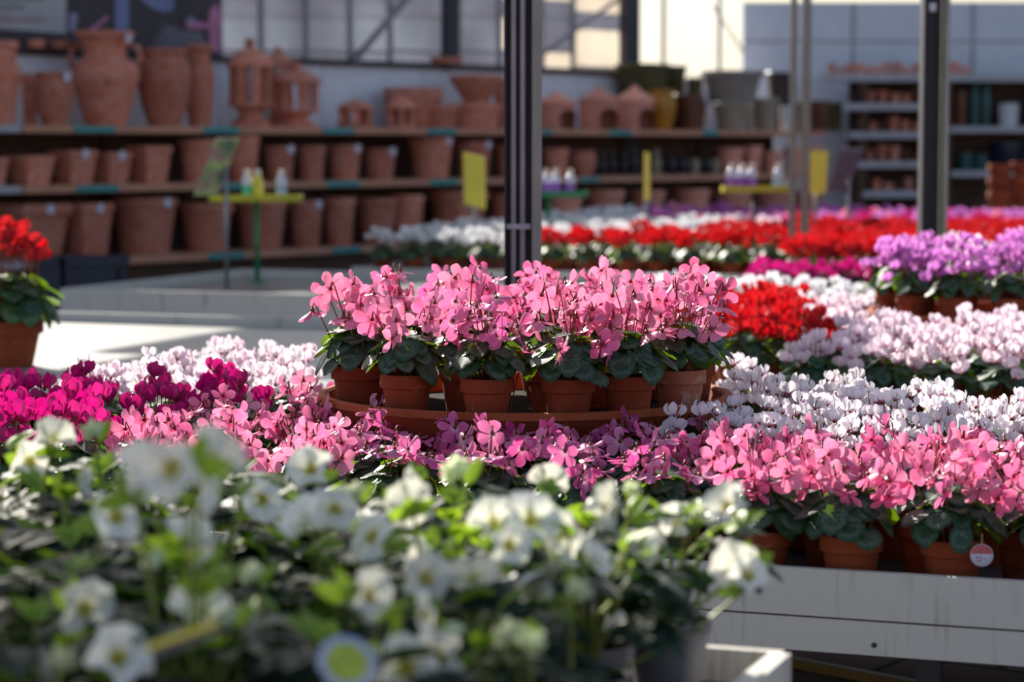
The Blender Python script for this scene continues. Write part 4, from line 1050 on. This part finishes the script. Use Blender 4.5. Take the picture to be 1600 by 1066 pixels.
# ------------------------------------------------------------------ grey shelves at the right back
YG = 29.35; gx = lambda px, y=YG: at_y(px, 200, y).x
gz = lambda py: H + (225 - py) / F * YG
boards = [(1284, 1660, 117, .085), (1318, 1470, 162, .08), (1330, 1470, 206, .08), (1340, 1470, 252, .08), (1350, 1470, 298, .08), (1484, 1660, 198, .07), (1487, 1660, 267, .07)]
t = thing('grey_shelving', 'grey metal shelving against the grey back wall at the right', 'shelf', (gx(1284), YG, 0))
x00 = gx(1284)
for a, b, y, th in boards: ob('shelf_board', MB().box((gx(a) - x00, 0, gz(y) - th), (gx(b) - x00, .55, gz(y))).mesh('shelf_board', [M['greymetal']], False), t)
for px in (1470, 1484, 1660, 1352): ob('upright', MB().box((gx(px) - x00 - .03, .02, 0), (gx(px) - x00 + .03, .53, gz(120))).mesh('upright', [M['darkwood']], False), t)
ob('back_panel', MB().box((.4, .55, 0), (gx(1660) - x00, .58, gz(124))).mesh('back_panel', [M['darkwood']], False), t)
rr = random.Random(12)
def small(px, w_, ytop, yboard, mat, prof, label, group, cat='pot', name='terracotta_pot'):
    k = YG / F; r = w_ / 2 * k; z = gz(yboard); h = (yboard - ytop) * k
    pot_thing(label, Vector((gx(px, YG + .2), YG + .22 + (r > .2) * .05, z)), r, h, prof, mat, group=group, cat=cat, name=name, n=18)
px = 1292
while px < 1506:
    wd = rr.uniform(11, 17)
    small(px + wd / 2, wd, 117 - rr.uniform(12, 21), 117, 'rose', rr.choice(['pan', 'pan', 'flower', 'pan']), 'small rosy terracotta pot on the topmost grey shelf', 'small pots on the topmost grey shelf'); px += wd + 1
for y, a0, lab in ((162, 1334, 'second'), (206, 1342, 'third'), (252, 1350, 'fourth'), (298, 1362, 'lowest')):
    px = a0
    while px < 1462:
        wd = rr.uniform(12, 19)
        small(px + wd / 2, wd, y - rr.uniform(10, 26), y, rr.choice(['bigpot', 'rose', 'bigpot', 'brown', 'black', 'grey'] if y < 200 else ['bigpot', 'bigpot', 'rose', 'brown']), rr.choice(['flower', 'roll', 'bowl', 'jar']),
              'small pot on the %s grey shelf board left of the dark column' % lab, 'small pots on the %s grey shelf' % lab); px += wd + 1.5
for a, b, y, yb, m, pr, lab in ((1488, 1512, 142, 198, 'brown', 'cyl', 'brown glazed pot on the right grey shelf, beside the dark column'), (1515, 1531, 132, 198, 'teal', 'tall', 'tall dark teal vase on the right grey shelf, left of its twin'),
     (1532, 1549, 132, 198, 'teal', 'tall', 'tall dark teal vase on the right grey shelf, right of its twin'), (1560, 1592, 162, 198, 'whitepot', 'cyl', 'white ceramic pot on the right grey shelf'), (1596, 1622, 150, 198, 'black', 'cyl', 'black ceramic pot at the right end of the grey shelf'),
     (1498, 1522, 240, 267, 'teal', 'cyl', 'dark teal pot on the lower grey shelf, left of its twin'), (1523, 1546, 242, 267, 'teal', 'cyl', 'dark teal pot on the lower grey shelf, right of its twin'), (1550, 1600, 222, 267, 'navy', 'cyl', 'large navy glazed pot on the lower grey shelf')):
    small((a + b) / 2, b - a, y, yb, m, pr, lab, None, 'vase' if pr == 'tall' else 'pot', 'glazed_vase' if pr == 'tall' else 'glazed_pot')
# stacked pots behind the far bench
Ys = 23.9
for si, (a, b, top) in enumerate(((1543, 1581, 256), (1579, 1618, 253))):
    p = at_y((a + b) / 2, 300, Ys); r = (b - a) / 2 * Ys / F; n = 9; zt_ = H + (225 - top) / F * Ys; hp = .24; step = (zt_ - hp) / (n - 1)
    pts = [(0, 0), (r * .62, 0), (r * .84, hp - .085), (r * .98, hp - .08), (r, hp - .07), (r, hp - .005), (r * .97, hp), (r * .88, hp), (r * .88, hp - .07)]
    me = MB().lathe(pts, 32).mesh('stack_pot', [M['pot']], True, 40)
    for i in range(n):
        tag(ob('stacked_pot', me, None, (p.x, Ys, i * step), (0, 0, i * 1.3)), 'terracotta pot in the %s nested stack behind the far bench, %s' % (('left', 'right')[si], 'topmost of its stack' if i == n - 1 else o_(n - i) + ' from top'), 'pot', 'nested pots in the %s stack' % ('left', 'right')[si])

# ------------------------------------------------------------------ hellebores in front
def lance(mb, base, d, up, L, wid, droop, fold, nu=6, mat=0):
    d = Vector(d).normalized(); t = d.cross(up)
    t = t.normalized() if t.length > 1e-4 else d.orthogonal().normalized(); n = t.cross(d).normalized(); P = []; UV = []
    for i in range(nu):
        u = i / (nu - 1); w_ = wid * (math.sin(math.pi * min(1, u ** .85 * .97 + .03))) ** .9; row = []
        for j in range(3):
            v = j - 1
            row.append(Vector(base) + d * (u * L * (1 - .15 * droop * u)) - n * droop * u * u * L * .5 + t * v * w_ * .5 + n * fold * abs(v) * w_)
        P.append(row); UV.append([(u, j / 2) for j in range(3)])
    mb.grid(P, UV, mat)
HPR, HPH = .068, .125
def hfoliage(seed):
    rnd = random.Random(seed); mb = MB()
    for i in range(15):
        az = i * 2.39996 + rnd.uniform(-.3, .3); rho = math.sqrt((i + .5) / 15); out = Vector((math.cos(az), math.sin(az), 0))
        palm = out * (.035 + .080 * rho) + Vector((0, 0, .165 - .095 * rho ** 1.5 + rnd.uniform(-.02, .03)))
        mb.tube([out * .012, out * .02 + Vector((0, 0, palm.z * .6)), palm], [.003, .0025, .002], 4, 1, False)
        tilt = R(-28 + 46 * rho + rnd.uniform(-15, 12)); side = Vector((-out.y, out.x, 0)); fwd = out * math.cos(tilt) - Vector((0, 0, 1)) * math.sin(tilt); up = Vector((0, 0, 1)) * math.cos(tilt) + out * math.sin(tilt)
        for q in (-1.35, -.8, -.28, .28, .8, 1.35):
            dd_ = fwd * math.cos(q) + side * math.sin(q)
            lance(mb, palm, dd_, up, rnd.uniform(.070, .100) * (1 - .12 * abs(q)), rnd.uniform(.034, .046), rnd.uniform(.1, .5), rnd.uniform(.05, .2))
    for i in range(4):   # young pale leaves and bracts among the dark ones
        az = rnd.uniform(0, 6.28); out = Vector((math.cos(az), math.sin(az), 0)); p = out * rnd.uniform(.02, .09) + Vector((0, 0, rnd.uniform(.13, .21)))
        mb.tube([out * .012, p], [.003, .0022], 4, 1, False)
        for q in (-.7, 0, .7): lance(mb, p, Matrix.Rotation(q, 3, 'Z') @ (out * .7 + Vector((0, 0, .7))), Vector((0, 0, 1)) - out, rnd.uniform(.035, .06), .022, .4, .15, 5, 2)
    return mb.mesh('hellebore_foliage', [M['hleaf'], M['gstem'], M['bract']])
HF = [hfoliage(s) for s in (41, 42, 43, 44)]
def hflower(seed):
    rnd = random.Random(seed); a = Vector((0, -math.cos(.25), math.sin(.25))).normalized(); x = Vector((1, 0, 0)); y = a.cross(x).normalized(); mb = MB()
    op = rnd.uniform(0, 1); r0 = rnd.uniform(0, 1.2)
    for i in range(5):
        th = r0 + i * 2 * math.pi / 5 + rnd.uniform(-.1, .1); r = x * math.cos(th) + y * math.sin(th)
        petal(mb, r * .005 + a * (.001 * (i % 2)), a, r, .037 * rnd.uniform(.93, 1.08), .047 * rnd.uniform(.92, 1.1), R(68 - 30 * op + rnd.uniform(-9, 9)), R(22 + 30 * (1 - op) - 20 * op + rnd.uniform(-14, 14)), -.20, rnd.uniform(-.3, .3), 7, 6, .7, 0, .05, rnd)
    sb = MB()
    for i in range(46):
        th = rnd.uniform(0, 6.28); q = rnd.uniform(.1, 1); r = x * math.cos(th) + y * math.sin(th)
        tip = a * rnd.uniform(.010, .015) + r * .011 * q
        sb.tube([a * .002 + r * .003 * q, tip], [.0005, .0006], 3, 0, False); sb.lathe([(0, -.0013), (.0014, 0), (0, .0013)], 5, 0, tuple(tip))
    return mb.mesh('hellebore_flower', [M['hpetal']]), sb.mesh('stamens', [M['stamen']])
HFL = [hflower(s) for s in (1, 2, 3, 4, 5)]
def hbud(seed):
    rnd = random.Random(seed); mb = MB(); a = Vector((0, -.5, .5)).normalized(); x = Vector((1, 0, 0)); y = a.cross(x).normalized()
    for i in range(5):
        th = i * 2 * math.pi / 5; r = x * math.cos(th) + y * math.sin(th); petal(mb, r * .002, a, r, .027, .026, R(20), R(125), -.2, .15, 6, 5, .8, 0, 0, rnd)
    st_ = MB(); st_.tube([Vector((0, 0, 0)), Vector((0, .012, -.012)), Vector((0, .014, -.08)), Vector((0, .004, -.19))], [.002, .0022, .0026, .003], 5, 0)
    lance(st_, (0, .012, -.012), Vector((.3, .2, .8)), Vector((0, -1, 0)), .04, .02, .4, .1, 5, 1)
    return mb.mesh('hellebore_bud', [M['bud']]), st_.mesh('bud_stem', [M['gstem'], M['bract']])
HB = [hbud(s) for s in (6, 7)]
HPOT = MB().lathe([(0, 0), (HPR * .72, 0), (HPR * .74, .004), (HPR * .93, HPH * .84), (HPR * .99, HPH * .85), (HPR, HPH * .87), (HPR, HPH), (HPR * .93, HPH), (HPR * .9, HPH * .85)], 28).mesh('pot', [M['greypl']], True, 40)
HSOIL = soil_mesh(HPR * .89, HPH * .86)
hero = [  # picture column, row, distance, facing, size
 (44, 720, 4.0, 15, 1.0), (82, 690, 3.9, 170, 1.0), (222, 748, 2.75, 48, 1.12), (276, 732, 2.6, -28, 1.1), (326, 724, 2.72, 150, 1.05), (488, 736, 3.6, 8, 1.0), (404, 784, 3.5, 80, .95), (284, 848, 3.1, 160, 1.05), (176, 812, 3.15, 60, 1.0),
 (128, 948, 2.95, 20, 1.0), (312, 962, 2.85, 178, 1.05), (770, 822, 3.35, -20, 1.05), (826, 818, 3.3, 20, 1.1), (866, 838, 3.35, 70, .95), (792, 852, 3.25, 0, .9), (962, 796, 3.5, -75, 1.05), (1142, 798, 3.6, -25, 1.1), (1156, 884, 3.45, -8, 1.1),
 (1165, 905, 3.4, 40, .9), (642, 792, 3.4, 175, .95), (636, 764, 3.5, 100, .8), (588, 842, 3.2, -30, 1.0), (566, 930, 2.9, 70, 1.0), (664, 908, 3.0, 25, .95), (630, 1040, 2.75, 30, 1.05), (690, 1030, 2.8, -20, .95), (180, 1036, 2.7, 20, 1.1),
 (482, 824, 3.15, -40, 1.05), (1004, 850, 3.3, 60, .8), (740, 905, 3.0, 160, .9), (120, 755, 3.6, 90, .8), (345, 770, 3.2, -60, .9), (520, 800, 3.2, 10, .9), (920, 880, 3.1, 100, .8)]
hbuds = [(718, 744, 3.6, 1.35), (430, 762, 3.6, 1.0), (148, 680, 3.8, 1.1), (250, 882, 3.0, 1.0), (1092, 808, 3.6, .8), (985, 770, 3.5, .8), (360, 975, 2.85, .9), (800, 1000, 2.8, 1.1), (830, 1010, 2.75, 1.0), (400, 905, 3.0, .9), (900, 930, 3.0, 1.0), (235, 780, 3.2, .9), (560, 775, 3.4, .9), (95, 1040, 2.7, 1.0)]
plants = []
rr = random.Random(21)
for j in range(6):
    for i in range(9):
        s = HS1 - .13 - .205 * i - (j % 2) * .06; tt = HT1 - .13 - .215 * j; p = bp(s, tt, HZ)
        px = proj(p + Vector((0, 0, .3)))[0]
        if -110 < px < 1200: plants.append((j, -i, p))
RN = ['back row', 'second row', 'third row', 'fourth row', 'fifth row', 'row nearest the viewer']
roots = []; cnt = {}
for j, i, p in plants:
    cnt[j] = cnt.get(j, 0) + 1
    t = thing('potted_hellebore', 'white hellebore on the front tray, %s, %s from right' % (RN[j], o_(cnt[j])), 'hellebore', p, 0, 'hellebores on the front tray')
    ob('pot', HPOT, t); ob('soil', HSOIL, t); ob('foliage', rr.choice(HF), t, (0, 0, HPH), (0, 0, rr.uniform(0, 6.28)), rr.uniform(.92, 1.1)); roots.append((t, p))
def near(w_): return min(roots, key=lambda q: (q[1].xy - w_.xy).length)
def own_stem(f, loc, rot, sc, back):
    from mathutils import Euler
    inv = (Matrix.Translation(loc) @ Euler(rot).to_matrix().to_4x4() @ Matrix.Scale(sc, 4)).inverted()
    crown = Vector((loc.x * .15, loc.y * .15, HPH - .005)); n0 = Vector((0, .024, -.014)); head = inv.inverted() @ n0
    pts = [crown, crown.lerp(head, .5) + Vector((loc.x, loc.y, 0)) * .10, head]
    pts = [inv @ q for q in pts] + [Vector((0, .017, .003)), Vector((0, back, 0))]
    mb = MB().tube(pts, [.0034, .003, .0026, .0024, .0022], 5, 0)
    for q in (-1, 0, 1): lance(mb, n0, Vector((q * .8, .3, .45 if q else .8)), Vector((0, -1, .3)), rr.uniform(.034, .052), .024, .5, .1, 5, 1)
    ob('stem', mb.mesh('flower_stem', [M['gstem'], M['bract']]), f)
def add_flower(t, p, w_, face, sc):
    fm, sm = rr.choice(HFL); rot = (rr.uniform(-.55, .45), rr.uniform(-.45, .45), R(face + rr.uniform(-25, 25))); f = ob('flower', fm, t, w_ - p, rot, sc)
    ob('stamens', sm, f); own_stem(f, w_ - p, rot, sc, .004)
used = []
for px, py, D, face, sc in hero: w_ = at_y(px, py, D); t, p = near(w_); add_flower(t, p, w_, face, sc * 1.02); used.append(w_)
for px, py, D, sc in hbuds:
    w_ = at_y(px, py, D); t, p = near(w_); bm, sm = rr.choice(HB); f = ob('bud', bm, t, w_ - p, (0, 0, rr.uniform(-1, 1)), sc); ob('stem', sm, f)
for t, p in roots:
    for _ in range(1):
        q = p + Vector((rr.uniform(-.09, .09), rr.uniform(-.09, .09), HPH + rr.uniform(.08, .19)))
        if min((q - u).length for u in used) < .055: continue
        used.append(q)
        if rr.random() < .5: add_flower(t, p, q, rr.uniform(-180, 180), rr.uniform(.7, .95))
        else:
            bm, sm = rr.choice(HB); f = ob('bud', bm, t, q - p, (0, 0, rr.uniform(0, 6.28)), rr.uniform(.7, 1.0)); ob('stem', sm, f)
# two plant labels stuck among the hellebores
p = at_y(288, 1002, 2.5)
t = thing('plant_label', 'narrow yellow-edged plant label lying slanted among the hellebores', 'label', p, R(-5))
ob('strip', MB().box((-.038, -.001, -.008), (.038, .001, .008)).mesh('strip', [M['greypl']], False), t, (0, 0, 0), (.5, R(-20), 0))
ob('edge', MB().box((-.04, -.002, .004), (.04, .002, .010)).mesh('edge', [M['yellow']], False), t, (0, 0, 0), (.5, R(-20), 0))
p = at_y(542, 1036, 2.62)
t = thing('plant_label', 'wide pale plant label with a green picture among the hellebores at the bottom', 'label', p, R(8))
ob('card', MB().lathe([(0, -.001), (.034, -.001), (.034, .001), (0, .001)], 32).mesh('card', [plain('label_card', lin(190, 194, 220), .4)]), t, (0, 0, 0), (R(50), .3, 0))
ob('printed_picture', MB().lathe([(0, .0012), (.024, .0012)], 20).mesh('printed_picture', [plain('label_green', lin(176, 190, 70), .4, var=.3, scale=60)]), t, (0, 0, .0), (R(50), .3, 0))
ob('stake', MB().box((-.004, -.001, -.13), (.004, .001, 0)).mesh('stake', [M['tagw']], False), t, (0, .004, 0))
print('objects', len(S.objects))
